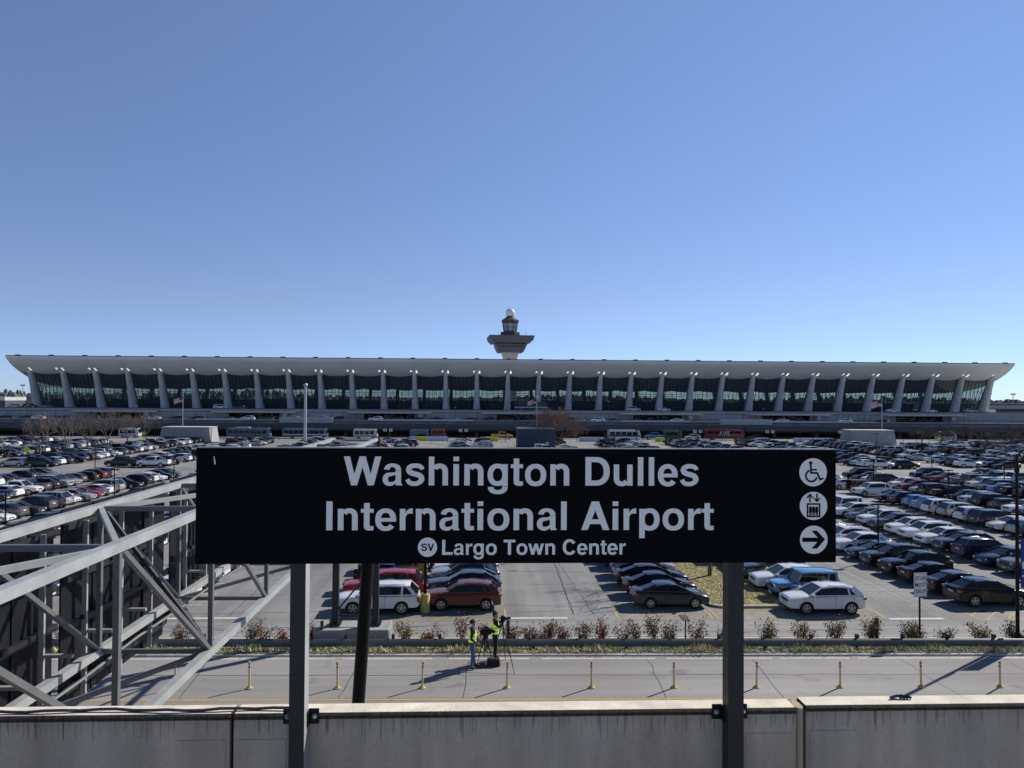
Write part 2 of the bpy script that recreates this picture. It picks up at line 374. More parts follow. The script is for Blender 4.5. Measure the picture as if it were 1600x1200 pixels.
mb = MB(); mb.poly([(-70, 8.99 + 1.4, 2.8), (70, 8.99 - 1.4, 2.8), (70, 4, -0.03), (-70, 4, -0.03)]); structure(mb.build('bank', 'soil_mulch'))
mb = MB(); mb.poly(strip(41.2, 41.42, 0.12)); mb.poly([(-70, 41.42 + 1.4, 0.12), (70, 41.42 - 1.4, 0.12), (70, 41.43 - 1.4, 0), (-70, 41.43 + 1.4, 0)]); mb.poly([(-70, 41.19 + 1.4, 0), (70, 41.19 - 1.4, 0), (70, 41.2 - 1.4, 0.12), (-70, 41.2 + 1.4, 0.12)])
structure(mb.build('kerb', 'concrete_light'))
mb = MB()                                                    # painted lines of the near road
mb.poly(strip(26.02, 26.12, 2.805), 0)
x = -60.0
while x < 60:
    l = random.uniform(2.6, 5.5); mb.poly(strip(30.06, 30.17, 2.805, x, x + l), 1); x += l + random.uniform(0.25, 0.7)
structure(mb.build('road_strips', ['line_orange', 'line_white']))
mb = MB()
mb.poly(strip(41.9, 42.0, 0.009), 0)
def quad(x0, x1, y0, y1, m, z=0.008): mb.poly([(x0, y0, z), (x1, y0, z), (x1, y1, z), (x0, y1, z)], m)
def hatch(x0, x1, y0, y1):
    quad(x0, x1, y0, y0 + 0.1, 0); quad(x0, x1, y1 - 0.1, y1, 0, 0.0085); quad(x0, x0 + 0.1, y0, y1, 0, 0.009); quad(x1 - 0.1, x1, y0, y1, 0, 0.009)
    k = x0 - 1.0
    while k < x1:
        a, b = k, k + 2.6; ya, yb = y0, y1; s_ = (yb - ya) / 2.6
        if a < x0: ya += (x0 - a) * s_; a = x0
        if b > x1: yb -= (b - x1) * s_; b = x1
        if b - a > 0.3: mb.poly([(a, ya, 0.0095), (a + 0.13, ya, 0.0095), (b + 0.13 if b < x1 else b, yb, 0.0095), (b, yb, 0.0095)], 0)
        k += 1.25
hatch(-9.3, 1.65, 44.95, 47.3); hatch(8.2, 13.9, 45.0, 47.6); hatch(14.1, 24.2, 44.8, 47.0); hatch(29.6, 43.9, 44.3, 46.8)
hatch(-32, -18.5, 45.3, 47.6)
for (a, b, y_) in ((1.75, 5.25, 45.15), (24.3, 27.6, 44.55), (-18.3, -13.4, 45.5), (44.2, 47.5, 44.2)): quad(a, b, y_, y_ + 0.32, 1)
# bay lines
sm = MB(); rs = random.Random(17)
def seam(x0, y0, x1, y1, wd, z):
    n = max(3, int(math.hypot(x1 - x0, y1 - y0) / .7)); pts = []
    for k in range(n + 1):
        t = k / n; pts.append((x0 + (x1 - x0) * t + rs.gauss(0, .03), y0 + (y1 - y0) * t + rs.gauss(0, .03)))
    for (a, b_), (c_, d_) in zip(pts, pts[1:]):
        L_ = math.hypot(c_ - a, d_ - b_); nx, ny = -(d_ - b_) / L_ * wd / 2, (c_ - a) / L_ * wd / 2
        sm.poly([(a + nx, b_ + ny, z), (a - nx, b_ - ny, z), (c_ - nx, d_ - ny, z), (c_ + nx, d_ + ny, z)], 0)
for xa, xb in ((1.8, 8.6), (24.4, 29.4), (-18, -8.8), (44.4, 49.4), (-57, -52)):
    y_ = 46.5
    while y_ < 120:
        u = rs.uniform(0, .5) * (xb - xa) if rs.random() < .5 else 0; seam(xa + u, y_, xb - rs.uniform(0, .4) * (xb - xa), y_ + rs.uniform(-.5, .5), rs.uniform(.03, .07), .004); y_ += rs.uniform(1.4, 5.5)
    for k in range(3): seam(xa + (xb - xa) * rs.uniform(.2, .8), 46, xa + (xb - xa) * rs.uniform(.2, .8), 100, .05, .0045)
for k in range(26):
    xa = rs.uniform(-22, 22); seam(xa, 43.3 + rs.uniform(-.9, .9) + yroad(xa), xa + rs.uniform(1, 7), 43.3 + rs.uniform(-.9, .9) + yroad(xa), .04, .0075)
seam(-30, 28.35 + .6, 30, 28.35 - .6, .045, 2.8035)
for k in range(9):
    xa = -20 + 5.1 * k + rs.uniform(-1, 1); seam(xa, 26.2 + yroad(xa), xa + rs.uniform(-.4, .4), 30 + yroad(xa), .03, 2.804)
for c_, wd_ in ((-3.55, 9.5), (16.5, 14), (37, 14), (57.5, 14), (-45, 14)):             # oil spots in the bays and aisles
    for k in range(60):
        xa, ya = c_ + rs.choice((-1, 1)) * (wd_ / 2 - rs.uniform(-1.5, 4.2)), rs.uniform(46, 120); r_ = rs.uniform(.08, .32); sm.poly([(xa + r_ * math.cos(t * PI / 4) * rs.uniform(.7, 1.2), ya + r_ * math.sin(t * PI / 4) * rs.uniform(.7, 1.3), .0055) for t in range(8)], 1)
mat('tar_seam', (0.075, 0.074, 0.073), 0.7); mat('oil_stain', (0.13, 0.128, 0.124), 0.6, noise=.3, nscale=4)
structure(sm.build('paving_seams', ['tar_seam', 'oil_stain']))
DOUBLE = [(-146.5, 14), (-126, 14), (-105.5, 14), (-85, 14), (-64, 14), (-45, 14), (-24.5, 14), (-3.55, 9.5), (16.5, 14), (37, 14), (57.5, 14), (78, 14), (98.5, 14), (119, 14), (139.5, 14)]
FARD = [-61 + 19.7 * k for k in range(-5, 13)]
for c, wd in DOUBLE:
    for k in range(30):
        y_ = 48.5 + 2.72 * k
        quad(c - wd / 2 - 0.4, c - wd / 2 + 4.6, y_, y_ + 0.1, 1); quad(c + wd / 2 - 4.6, c + wd / 2 + 0.4, y_, y_ + 0.1, 1)
for c in FARD:
    for k in range(28): quad(c - 5.4, c + 5.4, 139.5 + 2.72 * k, 139.6 + 2.72 * k, 1)
for a in (6.0, 27.0, 47.2, -54.5, -13.5):                       # aisle arrows
    y_ = 78.0; quad(a - 0.1, a + 0.1, y_, y_ + 2.2, 1); mb.poly([(a - 0.4, y_ + 2.2, 0.008), (a + 0.4, y_ + 2.2, 0.008), (a, y_ + 3.4, 0.008)], 1)
structure(mb.build('parking_lines', ['line_yellow', 'line_white']))
# grass island
mb = MB()
def island(x0, x1, y0, y1):
    out = [(x0, y1), (x0, y0 + 0.9)]
    for k in range(9):
        t = PI + k * PI / 16; out.append((x0 + 1.2 + 1.2 * math.cos(t), y0 + 0.9 + 0.9 * math.sin(t)))
    for k in range(9):
        t = 1.5 * PI + k * PI / 16; out.append((x1 - 0.4 + 0.4 * math.cos(t), y0 + 0.4 + 0.4 * math.sin(t)))
    out += [(x1, y1)]
    n = len(out); cx, cy = (x0 + x1) / 2, (y0 + y1) / 2
    inn = [(x + (0.17 if x < cx else -0.17), y + 0.17 if y < cy else y) for x, y in out]
    for i in range(n - 1):
        a, b, c, d = out[i], out[i + 1], inn[i + 1], inn[i]
        mb.poly([(*a, 0), (*b, 0), (*b, 0.14), (*a, 0.14)], 0); mb.poly([(*a, 0.14), (*b, 0.14), (*c, 0.14), (*d, 0.14)], 0)
    mb.poly([(*p, 0.135) for p in inn], 1)
island(14.35, 19.4, 47.15, 96)
structure(mb.build('grass_island', ['concrete', 'dry_grass']))

# ------------------------------------------------------------------ parapet, guideway deck
PY0, PZ = 4.52, 11.16
def panel(x0, x1, dz=0.0):
    b = MB(); t = 0.145; hgt = 1.7
    pr = [(0.02, 0), (t, 0), (t, -hgt), (0.004, -hgt), (0.004, -0.034), (0.0, -0.030), (0.0, -0.012)]
    n = len(pr); ch = 0.03
    for i in range(n):
        p, q = pr[i], pr[(i + 1) % n]
        b.poly([(x0, p[0], p[1]), (x1, p[0], p[1]), (x1, q[0], q[1]), (x0, q[0], q[1])])
    b.poly([(x0, p[0], p[1]) for p in pr]); b.poly([(x1, p[0], p[1]) for p in reversed(pr)])
    # shallow raised frame cast into the face
    b.span(x0 + 0.02, x0 + 0.30, 0.0, 0.004, -hgt, -0.145); b.span(x1 - 0.30, x1 - 0.02, 0.0, 0.004, -hgt, -0.145)
    return b, dz
xj0 = gy(362, 1110, PY0)[0]; xj1 = gy(1249, 1110, PY0)[0]
P = [('leftmost weathered concrete parapet panel behind the steel truss', xj0 - 11.0, xj0 - 0.012, 0.0), ('middle weathered concrete parapet panel carrying the two sign posts', xj0 + 0.012, xj1 - 0.02, 0.0),
     ('right-hand weathered concrete parapet panel, set slightly higher', xj1 + 0.045, xj1 + 11.0, 0.012)]
for lb, a, b_, dz in P:
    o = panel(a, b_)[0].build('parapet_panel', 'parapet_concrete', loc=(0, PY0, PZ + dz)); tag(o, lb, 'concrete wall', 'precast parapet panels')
b = MB()
pts = [(xj1 - 0.024 + 0.07 * k / 8, PY0 + 0.05 - 0.05 * math.sin(PI * k / 8)) for k in range(9)]
for i in range(8):
    p, q = pts[i], pts[i + 1]
    b.poly([(*p, 9.5), (*q, 9.5), (*q, PZ + 0.0), (*p, PZ + 0.0)])
    b.poly([(*p, PZ), (*q, PZ), ((xj1 + 0.01), PY0 + 0.13, PZ + 0.004)])
tag(b.build('joint_sealant', 'sealant', smooth=60), 'tan rounded sealant strip filling the joint between the right parapet panels', 'joint seal')
b = MB(); b.span(xj0 - 0.013, xj0 + 0.013, PY0 + 0.045, PY0 + 0.06, 9.5, PZ - 0.02); tag(b.build('joint_backing', 'rubber'), 'dark open joint strip between the left and middle parapet panels', 'joint seal')
b = MB(); rp = [(-4.2 + 0.1 * k, PY0 + 0.055 + 0.012 * math.sin(k * 0.7) - 0.00035 * max(0, k - 15), PZ + 0.012 + 0.004 * math.sin(k * 1.9)) for k in range(33)]
b.tube(rp, 0.009, 6); tag(b.build('rope', 'rope_blue', smooth=60), 'dark braided rope lying along the left top of the parapet', 'rope')
b = MB(); k_ = gy(1402, 1090, PY0 + 0.1)[0]
for q in range(3): b.tube([(k_ - 0.05 + 0.03 * q, PY0 + 0.09 + 0.02 * (q % 2), PZ + 0.022), (k_ + 0.0 + 0.03 * q, PY0 + 0.1, PZ + 0.03), (k_ + 0.04 + 0.02 * q, PY0 + 0.085, PZ + 0.02)], 0.009, 6)
tag(b.build('rope_knot', 'rope_blue', smooth=60), 'dark knot of rope lying on top of the right parapet panel', 'rope')
b = MB(); b.span(-60, 60, -6, PY0 + 0.145, 8.6, 9.46); b.span(-60, 60, -3.5, -0.9, 9.46, 11.3); structure(b.build('guideway_deck', 'concrete'))

# ------------------------------------------------------------------ Helvetica-like glyphs (units of 1/1000 em)
def G_(ch):
    P_, A = 'p', 'a'
    def r(x0, y0, x1, y1): return (P_, [(x0, y0), (x1, y0), (x1, y1), (x0, y1)])
    def diag(xb, xt, wd, h, wt=None): return (P_, [(xb, 0), (xb + wd, 0), (xt + (wt or wd), h), (xt, h)])
    o = (A, 305, 263, 268, 279, 130, 166, 0, 360)
    g = {
     'I': (278, [r(64, 0, 214, 718)]), 'l': (278, [r(69, 0, 209, 718)]), ' ': (278, []),
     'i': (278, [r(69, 0, 209, 532), r(69, 606, 209, 718)]),
     'n': (611, [r(65, 0, 203, 532), r(408, 0, 546, 335), (A, 340, 335, 206, 211, 68, 92, 0, 150)]),
     'h': (611, [r(65, 0, 203, 718), r(408, 0, 546, 335), (A, 340, 335, 206, 211, 68, 92, 0, 150)]),
     'u': (611, [r(408, 0, 546, 532), r(65, 197, 203, 532), (A, 271, 197, 206, 211, 68, 92, 180, 330)]),
     'o': (611, [o]),
     'e': (556, [(A, 279, 263, 254, 281, 116, 170, -6, 322), r(130, 212, 530, 304)]),
     't': (333, [r(10, 436, 318, 532), (P_, [(84, 110), (222, 130), (222, 676), (84, 676)]), (P_, [(84, 110), (92, 55), (112, 22), (150, 0), (205, -7), (260, -5), (318, 0), (318, 104), (265, 101), (238, 106), (226, 118), (222, 132)])]),
     'r': (389, [r(64, 0, 202, 532), (P_, [(200, 290), (212, 350), (240, 392), (285, 412), (330, 416), (378, 408), (378, 546), (340, 545), (290, 530), (250, 500), (220, 460), (200, 420)])]),
     's': (556, [('s', [(462, 398, 104), (440, 445, 108), (385, 480, 112), (310, 492, 112), (230, 489, 112), (160, 460, 126), (120, 400, 136), (145, 338, 134), (220, 300, 130), (330, 272, 130), (410, 235, 134), (442, 165, 140), (415, 100, 126), (345, 55, 112), (270, 42, 112), (190, 50, 112), (125, 85, 108), (88, 152, 112)])]),
     'S': (667, [('s', [(548, 508, 136), (530, 585, 136), (465, 642, 130), (370, 668, 124), (270, 664, 124), (175, 630, 138), (118, 555, 150), (130, 465, 150), (210, 405, 146), (330, 370, 144), (450, 335, 146), (535, 275, 152), (545, 185, 152), (490, 100, 140), (395, 55, 126), (290, 48, 124), (190, 72, 132), (125, 140, 138), (100, 232, 142)])]),
     'a': (556, [r(350, 70, 488, 360), (A, 274, 366, 214, 180, 80, 88, 0, 172), (A, 212, 152, 182, 166, 50, 72, 84, 276), (P_, [(212, 224), (352, 262), (352, 340), (300, 322), (212, 318)]), (P_, [(212, -14), (280, 0), (340, 42), (352, 60), (352, 150), (330, 112), (290, 88), (212, 80)]), (P_, [(350, 90), (352, 40), (366, 0), (520, 0), (520, 16), (500, 34), (488, 70), (488, 90)])]),
     'g': (611, [r(408, -20, 546, 532), (A, 292, 268, 254, 278, 118, 164, 20, 340), (A, 296, -30, 250, 187, 112, 84, 182, 360)]),
     'p': (611, [r(65, -207, 203, 532), (A, 319, 264, 254, 282, 118, 166, -160, 160)]),
     'D': (722, [r(66, 0, 216, 718), r(216, 590, 330, 718), r(216, 0, 330, 128), (A, 330, 359, 354, 359, 200, 231, -90, 90)]),
     'W': (944, [diag(190, 8, 150, 718), diag(190, 395, 150, 718, 154), diag(604, 395, 150, 718, 154), diag(604, 782, 150, 718, 154)]),
     'A': (722, [diag(12, 272, 160, 718, 178), diag(550, 272, 160, 718, 178), r(190, 150, 535, 268)]),
     'L': (611, [r(70, 0, 220, 718), r(220, 0, 580, 130)]), 'T': (611, [r(230, 0, 381, 590), r(18, 590, 593, 718)]),
     'w': (778, [diag(155, 6, 138, 532), diag(155, 318, 138, 532, 142), diag(485, 318, 138, 532, 142), diag(485, 634, 138, 532)]),
     'C': (722, [(A, 372, 359, 332, 378, 180, 246, 32, 328)]),
     'V': (667, [diag(255, 10, 158, 718), diag(255, 500, 158, 718, 158)]),
    }
    return g[ch]
def glyph_prims(prims):
    out = []
    for p in prims:
        if p[0] == 'p': out.append([p[1]])
        elif p[0] == 'a':
            _, cx, cy, rx, ry, ix, iy, a0, a1 = p; n = max(8, int(abs(a1 - a0) / 8)); e = 2 / 2.25; q = []; ring = []
            for k in range(n + 1):
                t = math.radians(a0 + (a1 - a0) * k / n); c, s_ = math.cos(t), math.sin(t)
                f = lambda v: math.copysign(abs(v) ** e, v)
                ring.append(((cx + rx * f(c), cy + ry * f(s_)), (cx + ix * f(c), cy + iy * f(s_))))
            out.append([[ring[k][0], ring[k + 1][0], ring[k + 1][1], ring[k][1]] for k in range(n)])
        else:
            pts = p[1]; fine = []
            for i in range(len(pts) - 1):                    # Catmull-Rom through the spine
                p0, p1, p2, p3 = pts[max(i - 1, 0)], pts[i], pts[i + 1], pts[min(i + 2, len(pts) - 1)]
                for k in range(4):
                    t = k / 4; fine.append(tuple(0.5 * (2 * b + (c - a) * t + (2 * a - 5 * b + 4 * c - d) * t * t + (3 * b - a - 3 * c + d) * t ** 3) for a, b, c, d in zip(p0, p1, p2, p3)))
            fine.append(pts[-1]); e = []
            for i, (x, y, wd) in enumerate(fine):
                a, b = fine[max(i - 1, 0)], fine[min(i + 1, len(fine) - 1)]; dx, dy = b[0] - a[0], b[1] - a[1]; L = math.hypot(dx, dy)
                e.append(((x - dy / L * wd / 2, y + dx / L * wd / 2), (x + dy / L * wd / 2, y - dx / L * wd / 2)))
            out.append([[e[k][0], e[k][1], e[k + 1][1], e[k + 1][0]] for k in range(len(e) - 1)])
    return out
def text_mesh(txt, x0, x1, z, em, y, track=0):
    """letters in the X-Z plane facing -Y, fitted between x0 and x1; strokes are stacked by 0.1 mm so none share a plane"""
    adv = [G_(c)[0] + track for c in txt]; L = sum(adv); sx = (x1 - x0) / (L / 1000); b = MB(); cur = 0
    for c, a in zip(txt, adv):
        for i, prim in enumerate(glyph_prims(G_(c)[1])):
            for f in prim: b.poly([(x0 + (cur + u) / 1000 * sx, y - 0.00002 * i, z + v / 1000 * em) for u, v in f])
        cur += a
    return b

# ------------------------------------------------------------------ station sign on its two posts
SY = 4.335                                                   # front face of the board
sign = empty('station_sign', (0, SY, PZ - 0.7), 'long black station sign with white airport lettering on two slate posts', 'sign')
def sg(x, y): X, Z = gy(x, y, SY); return X, Z
xl, zt = sg(307, 700); xr, _ = sg(1306, 702); _, zb = sg(306, 881.5)
Z0 = PZ - 0.7
def SB(b, name, mats, smooth=None): return b.build(name, mats, sign, loc=(0, -SY, -Z0), smooth=smooth)
b = MB(); b.span(xl, xr, SY, SY + 0.055, zb, zt); SB(b, 'board', 'sign_black')
b = MB(); q0 = sg(334, 713); q1 = sg(335, 726); b.poly([(q0[0], SY - .001, q0[1]), (q1[0], SY - .001, q1[1]), (q1[0] + .008, SY - .001, q1[1] + .004), (q0[0] + .004, SY - .001, q0[1])]); SB(b, 'scuff', 'sign_white')
b = MB()
for (q, r_) in (((xl, SY + 0.02, zt + 0.003), (xr, SY + 0.02, zt + 0.003)),): b.beam(q, r_, 0.03, 0.006)
SB(b, 'edge_trim', 'steel_galv')
for cx0, cx1 in ((452, 480), (1137.5, 1165.5)):
    a, _ = gy(cx0, 1000, SY + 0.056); c, _ = gy(cx1, 1000, SY + 0.056)
    a += 0.002; c -= 0.012
    b = MB(); b.span(a, c, SY + 0.056, SY + 0.056 + 0.105, 9.47, zt - 0.08); b.m[3] = 1; SB(b, 'post', ['post_slate', 'steel_galv'])  # right face in paler steel: its sunlit brightness is put into the colour
    zc = gy(466, 1139, SY)[1]
    for s_ in (-1, 1):
        xm = a if s_ < 0 else c
        b = MB(); b.box((xm + s_ * 0.03, PY0 - 0.012, zc), (0.058, 0.01, 0.085)); b.box((xm + s_ * 0.004, PY0 - 0.04, zc), (0.008, 0.05, 0.085))
        br = SB(b, 'bracket', 'black_paint')
        b = MB(); b.lathe([(0.016, 0), (0.016, 0.004), (0.011, 0.004), (0.011, 0.012), (0.004, 0.02)], (0, 0, 0), 6)
        bo = b.build('bolt', 'steel_galv', br, loc=(xm + s_ * 0.034, PY0 - 0.017, zc)); bo.rotation_euler = (PI / 2, 0, 0)
ly = SY - 0.0012
for txt, px0, px1, base, cap in (('Washington Dulles', 536.5, 1094, 758.6, 44.8), ('International Airport', 505.5, 1116, 828.2, 44.8), ('Largo Town Center', 688.5, 978, 866.6, 23.4)):
    a, z_ = sg(px0, base); c, _ = sg(px1, base); _, z2 = sg((px0 + px1) / 2, base - cap); _, z1 = sg((px0 + px1) / 2, base)
    SB(text_mesh(txt, a, c, z1, (z2 - z1) / 0.718, ly), 'lettering', 'sign_white')
def disc(b, cx, cz, r_, y, m=0, n=40, sx=1): b.poly([(cx + r_ * sx * math.cos(2 * PI * k / n), y, cz + r_ * math.sin(2 * PI * k / n)) for k in range(n)], m)
def ringp(b, cx, cz, r0, r1, a0, a1, y, m=0, n=24):
    for k in range(n):
        t, u = math.radians(a0 + (a1 - a0) * k / n), math.radians(a0 + (a1 - a0) * (k + 1) / n)
        b.poly([(cx + r1 * math.cos(t), y, cz + r1 * math.sin(t)), (cx + r1 * math.cos(u), y, cz + r1 * math.sin(u)), (cx + r0 * math.cos(u), y, cz + r0 * math.sin(u)), (cx + r0 * math.cos(t), y, cz + r0 * math.sin(t))], m)
def stroke(b, pts, wd, y, m=0):
    for i in range(len(pts) - 1):
        (x0, z0), (x1, z1) = pts[i], pts[i + 1]; L = math.hypot(x1 - x0, z1 - z0); nx, nz = -(z1 - z0) / L * wd / 2, (x1 - x0) / L * wd / 2
        ex, ez = (x1 - x0) / L * wd * 0.4, (z1 - z0) / L * wd * 0.4
        b.poly([(x0 + nx - ex, y - 0.00003 * i, z0 + nz - ez), (x0 - nx - ex, y - 0.00003 * i, z0 - nz - ez), (x1 - nx + ex, y - 0.00003 * i, z1 - nz + ez), (x1 + nx + ex, y - 0.00003 * i, z1 + nz + ez)], m)
U = 22.3 / 1200 * SY                                         # radius of a pictogram disc
ic = [sg(1270.4, 737.9), sg(1271, 790.4), sg(1271.4, 843.3)]
y1_, y2_ = ly, ly - 0.001
# wheelchair
(cx, cz) = ic[0]; b = MB(); disc(b, cx, cz, U, y1_); K = U / 106
f_ = lambda x, y: (cx + (x - 335) * K, cz - (y - 228) * K)
disc(b, *f_(316, 158), 13 * K, y2_, 1, 16)
stroke(b, [f_(316, 170), f_(319, 233), f_(365, 233), f_(388, 283), f_(408, 274)], 14 * K, y2_ - 0.0002, 1); stroke(b, [f_(322, 209), f_(357, 209)], 12 * K, y2_ - 0.0008, 1)
ringp(b, *f_(321, 255), 36 * K, 49 * K, 110, 345, y2_ - 0.001, 1)
SB(b, 'pictogram', ['sign_white', 'sign_black'])
# lift
(cx, cz) = ic[1]; b = MB(); disc(b, cx, cz, U, y1_); f_ = lambda x, y: (cx + (x - 338) * K, cz - (y - 478) * K)
x0, z0 = f_(286, 563); x1, z1 = f_(390, 458); t_ = 12 * K
for (a, c, d, e) in ((x0, x1, z1 - t_, z1), (x0, x1, z0, z0 + t_), (x0, x0 + t_, z0 + t_, z1 - t_), (x1 - t_, x1, z0 + t_, z1 - t_)):
    b.poly([(a, y2_, d), (c, y2_, d), (c, y2_, e), (a, y2_, e)], 1)
for q in (314, 338, 362):
    disc(b, *f_(q, 486), 6 * K, y2_ - 0.0002, 1, 10); stroke(b, [f_(q, 497), f_(q, 520)], 22 * K, y2_ - 0.0003, 1); stroke(b, [f_(q - 4.5, 520), f_(q - 4.5, 546)], 7 * K, y2_ - 0.0005, 1); stroke(b, [f_(q + 4.5, 520), f_(q + 4.5, 546)], 7 * K, y2_ - 0.0005, 1)
stroke(b, [f_(310, 446), f_(310, 398)], 11 * K, y2_ - 0.0002, 1); stroke(b, [f_(290, 414), f_(310, 393), f_(330, 414)], 10 * K, y2_ - 0.0005, 1)
stroke(b, [f_(364, 390), f_(364, 438)], 11 * K, y2_ - 0.0002, 1); stroke(b, [f_(344, 423), f_(364, 444), f_(384, 423)], 10 * K, y2_ - 0.0005, 1)
SB(b, 'pictogram', ['sign_white', 'sign_black'])
# arrow
(cx, cz) = ic[2]; b = MB(); disc(b, cx, cz, U, y1_); f_ = lambda x, y: (cx + (x - 340) * K, cz - (y - 730) * K)
P3 = lambda pts, d: b.poly([(f_(*p)[0], y2_ - d, f_(*p)[1]) for p in pts], 1)
P3([(252, 714), (400, 714), (400, 746), (252, 746)], 0); P3([(322, 662), (364, 662), (426, 728), (384, 728)], 0.0002); P3([(384, 728), (426, 728), (364, 796), (322, 796)], 0.0002)
SB(b, 'pictogram', ['sign_white', 'sign_black'])
(cx, cz) = sg(668, 855); b = MB(); disc(b, cx, cz, 14.9 / 1200 * SY, y1_); s1 = text_mesh('SV', cx - 10.2 / 1200 * SY, cx + 10.2 / 1200 * SY, cz - 5.6 / 1200 * SY, 15.6 / 1200 * SY, y2_); b.add(s1, mm=[1])
SB(b, 'line_badge', ['sign_white', 'sign_black'])

# ------------------------------------------------------------------ overhead sign gantry (box truss across the road)
XR, XL, ZTt, ZB = -4.40, -6.2, 11.15, 8.80
NY = [6.3 + 3.3 * k for k in range(9)]                       # panel points 6.3 .. 32.7
gan = empty('sign_gantry', (-5.3, 33.2, 2.3), 'grey steel box truss gantry crossing the road, road sign panels on its far side', 'gantry')
def GB(b, name, mats, smooth=None, par=None): return b.build(name, mats, par or gan, loc=(5.3, -33.2, -2.3) if par is None else (0, 0, 0), smooth=smooth)
for X, Z in ((XR, ZTt), (XL, ZTt), (XR, ZB), (XL, ZB)):
    b = MB(); b.beam((X, 4.9, Z), (X, 33.6, Z), 0.125, 0.125)
    for y_ in (21.6, 22.0): b.beam((X, y_ - 0.02, Z), (X, y_ + 0.02, Z), 0.22, 0.22)
    GB(b, 'chord', 'steel_galv')
for i, y_ in enumerate(NY):
    for X in (XR, XL):
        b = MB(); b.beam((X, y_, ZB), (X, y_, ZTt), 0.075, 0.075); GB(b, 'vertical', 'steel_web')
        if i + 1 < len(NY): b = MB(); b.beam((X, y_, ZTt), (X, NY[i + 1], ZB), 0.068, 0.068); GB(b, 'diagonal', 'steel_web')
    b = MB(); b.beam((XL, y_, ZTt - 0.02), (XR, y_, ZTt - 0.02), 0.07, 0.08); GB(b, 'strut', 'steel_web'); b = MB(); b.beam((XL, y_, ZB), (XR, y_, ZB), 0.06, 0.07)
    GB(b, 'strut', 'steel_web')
    if i + 1 < len(NY):
        p_, q_ = (XL, XR) if i % 2 == 0 else (XR, XL)           # zigzag bracing in the top and bottom planes
        b = MB(); b.beam((p_, y_, ZTt - 0.02), (q_, NY[i + 1], ZTt - 0.02), 0.075, 0.075); GB(b, 'lateral_brace', 'steel_galv')
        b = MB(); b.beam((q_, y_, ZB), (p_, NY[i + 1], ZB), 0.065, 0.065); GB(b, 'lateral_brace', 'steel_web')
    if i in (2, 4, 6): b = MB(); b.beam((XL, y_ + .05, ZTt), (XR, y_ + .05, ZB), 0.06, 0.06); GB(b, 'sway_brace', 'steel_dark')
for (y0, y1, z0, z1) in ((5.2, 12.85, 8.0, 11.06), (13.1, 17.25, 7.75, 11.08), (17.6, 22.2, 8.2, 11.08)):
    b = MB(); X = -6.92; b.span(X - 0.03, X, y0, y1, z0, z1)
    n = int((y1 - y0) / 1.22) + 1
    for k in range(1, n): b.span(X, X + 0.02, y0 + (y1 - y0) * k / n - 0.03, y0 + (y1 - y0) * k / n + 0.03, z0, z1)
    pn = GB(b, 'sign_panel', 'panel_back')
    b = MB()
    for zz in (z0 + 0.3, (z0 + z1) / 2 - 0.3, (z0 + z1) / 2 + 0.5, z1 - 0.3): b.beam((X + 0.06, y0 + 0.02, zz), (X + 0.06, y1 - 0.02, zz), 0.08, 0.1)
    for k in range(14):
        yy = random.uniform(y0 + 0.2, y1 - 0.2); zz = random.choice((z0 + 0.3, (z0 + z1) / 2 - 0.3, (z0 + z1) / 2 + 0.5)); b.box((X + 0.12, yy, zz + 0.06), (0.06, 0.12, 0.07))
    GB(b, 'stringer', 'steel_dark')
    k = y0 + 0.5
    while k < y1:
        b = MB(); b.beam((X + 0.14, k, z0 + 0.05), (X + 0.14, k, z1 - 0.25), 0.05, 0.08, up=(1, 0, 0))
        b.beam((X + 0.2, k, ZB + 0.13), (XL - 0.1, k, ZB + 0.13), 0.07, 0.05); b.beam((X + 0.2, k, ZTt - 0.13), (XL - 0.1, k, ZTt - 0.13), 0.07, 0.05)
        GB(b, 'hanger', 'steel_galv'); k += 1.32
b = MB()
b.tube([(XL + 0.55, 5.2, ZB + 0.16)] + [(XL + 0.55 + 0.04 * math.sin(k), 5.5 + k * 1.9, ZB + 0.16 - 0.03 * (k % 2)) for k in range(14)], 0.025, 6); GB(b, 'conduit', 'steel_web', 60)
pass
for X in (XL + 0.1, XR):
    for y_ in (33.3, 6.0):
        b = MB(); b.beam((X, y_, 3.25 if y_ > 20 else 2.6), (X, y_, ZTt + 0.1), 0.26, 0.26)
        if y_ > 20:
            b.box((X, y_, 3.30), (0.5, 0.5, 0.05))
            for a in (-1, 1):
                for c in (-1, 1): b.beam((X + a * 0.2, y_ + c * 0.2, 3.2), (X + a * 0.2, y_ + c * 0.2, 3.45), 0.04)
        GB(b, 'column', 'post_slate' if y_ > 20 else 'steel_galv')
b = MB(); b.beam((XL + 0.1, 33.3, 3.62), (XR, 33.3, 3.62), 0.06, 0.06); b.beam((XL + 0.1, 33.3, 3.75), (XR, 33.3, 5.8), 0.07, 0.07); GB(b, 'cross_brace', 'post_slate')
b = MB(); b.span(-6.9, -3.75, 32.55, 34.0, 1.6, 3.2); f1 = GB(b, 'footing', 'concrete')
bm_ = f1.modifiers.new('b', 'BEVEL'); bm_.width = 0.03
b = MB(); b.span(-6.9, -3.75, 5.4, 6.6, 0, 2.6); GB(b, 'footing', 'concrete')

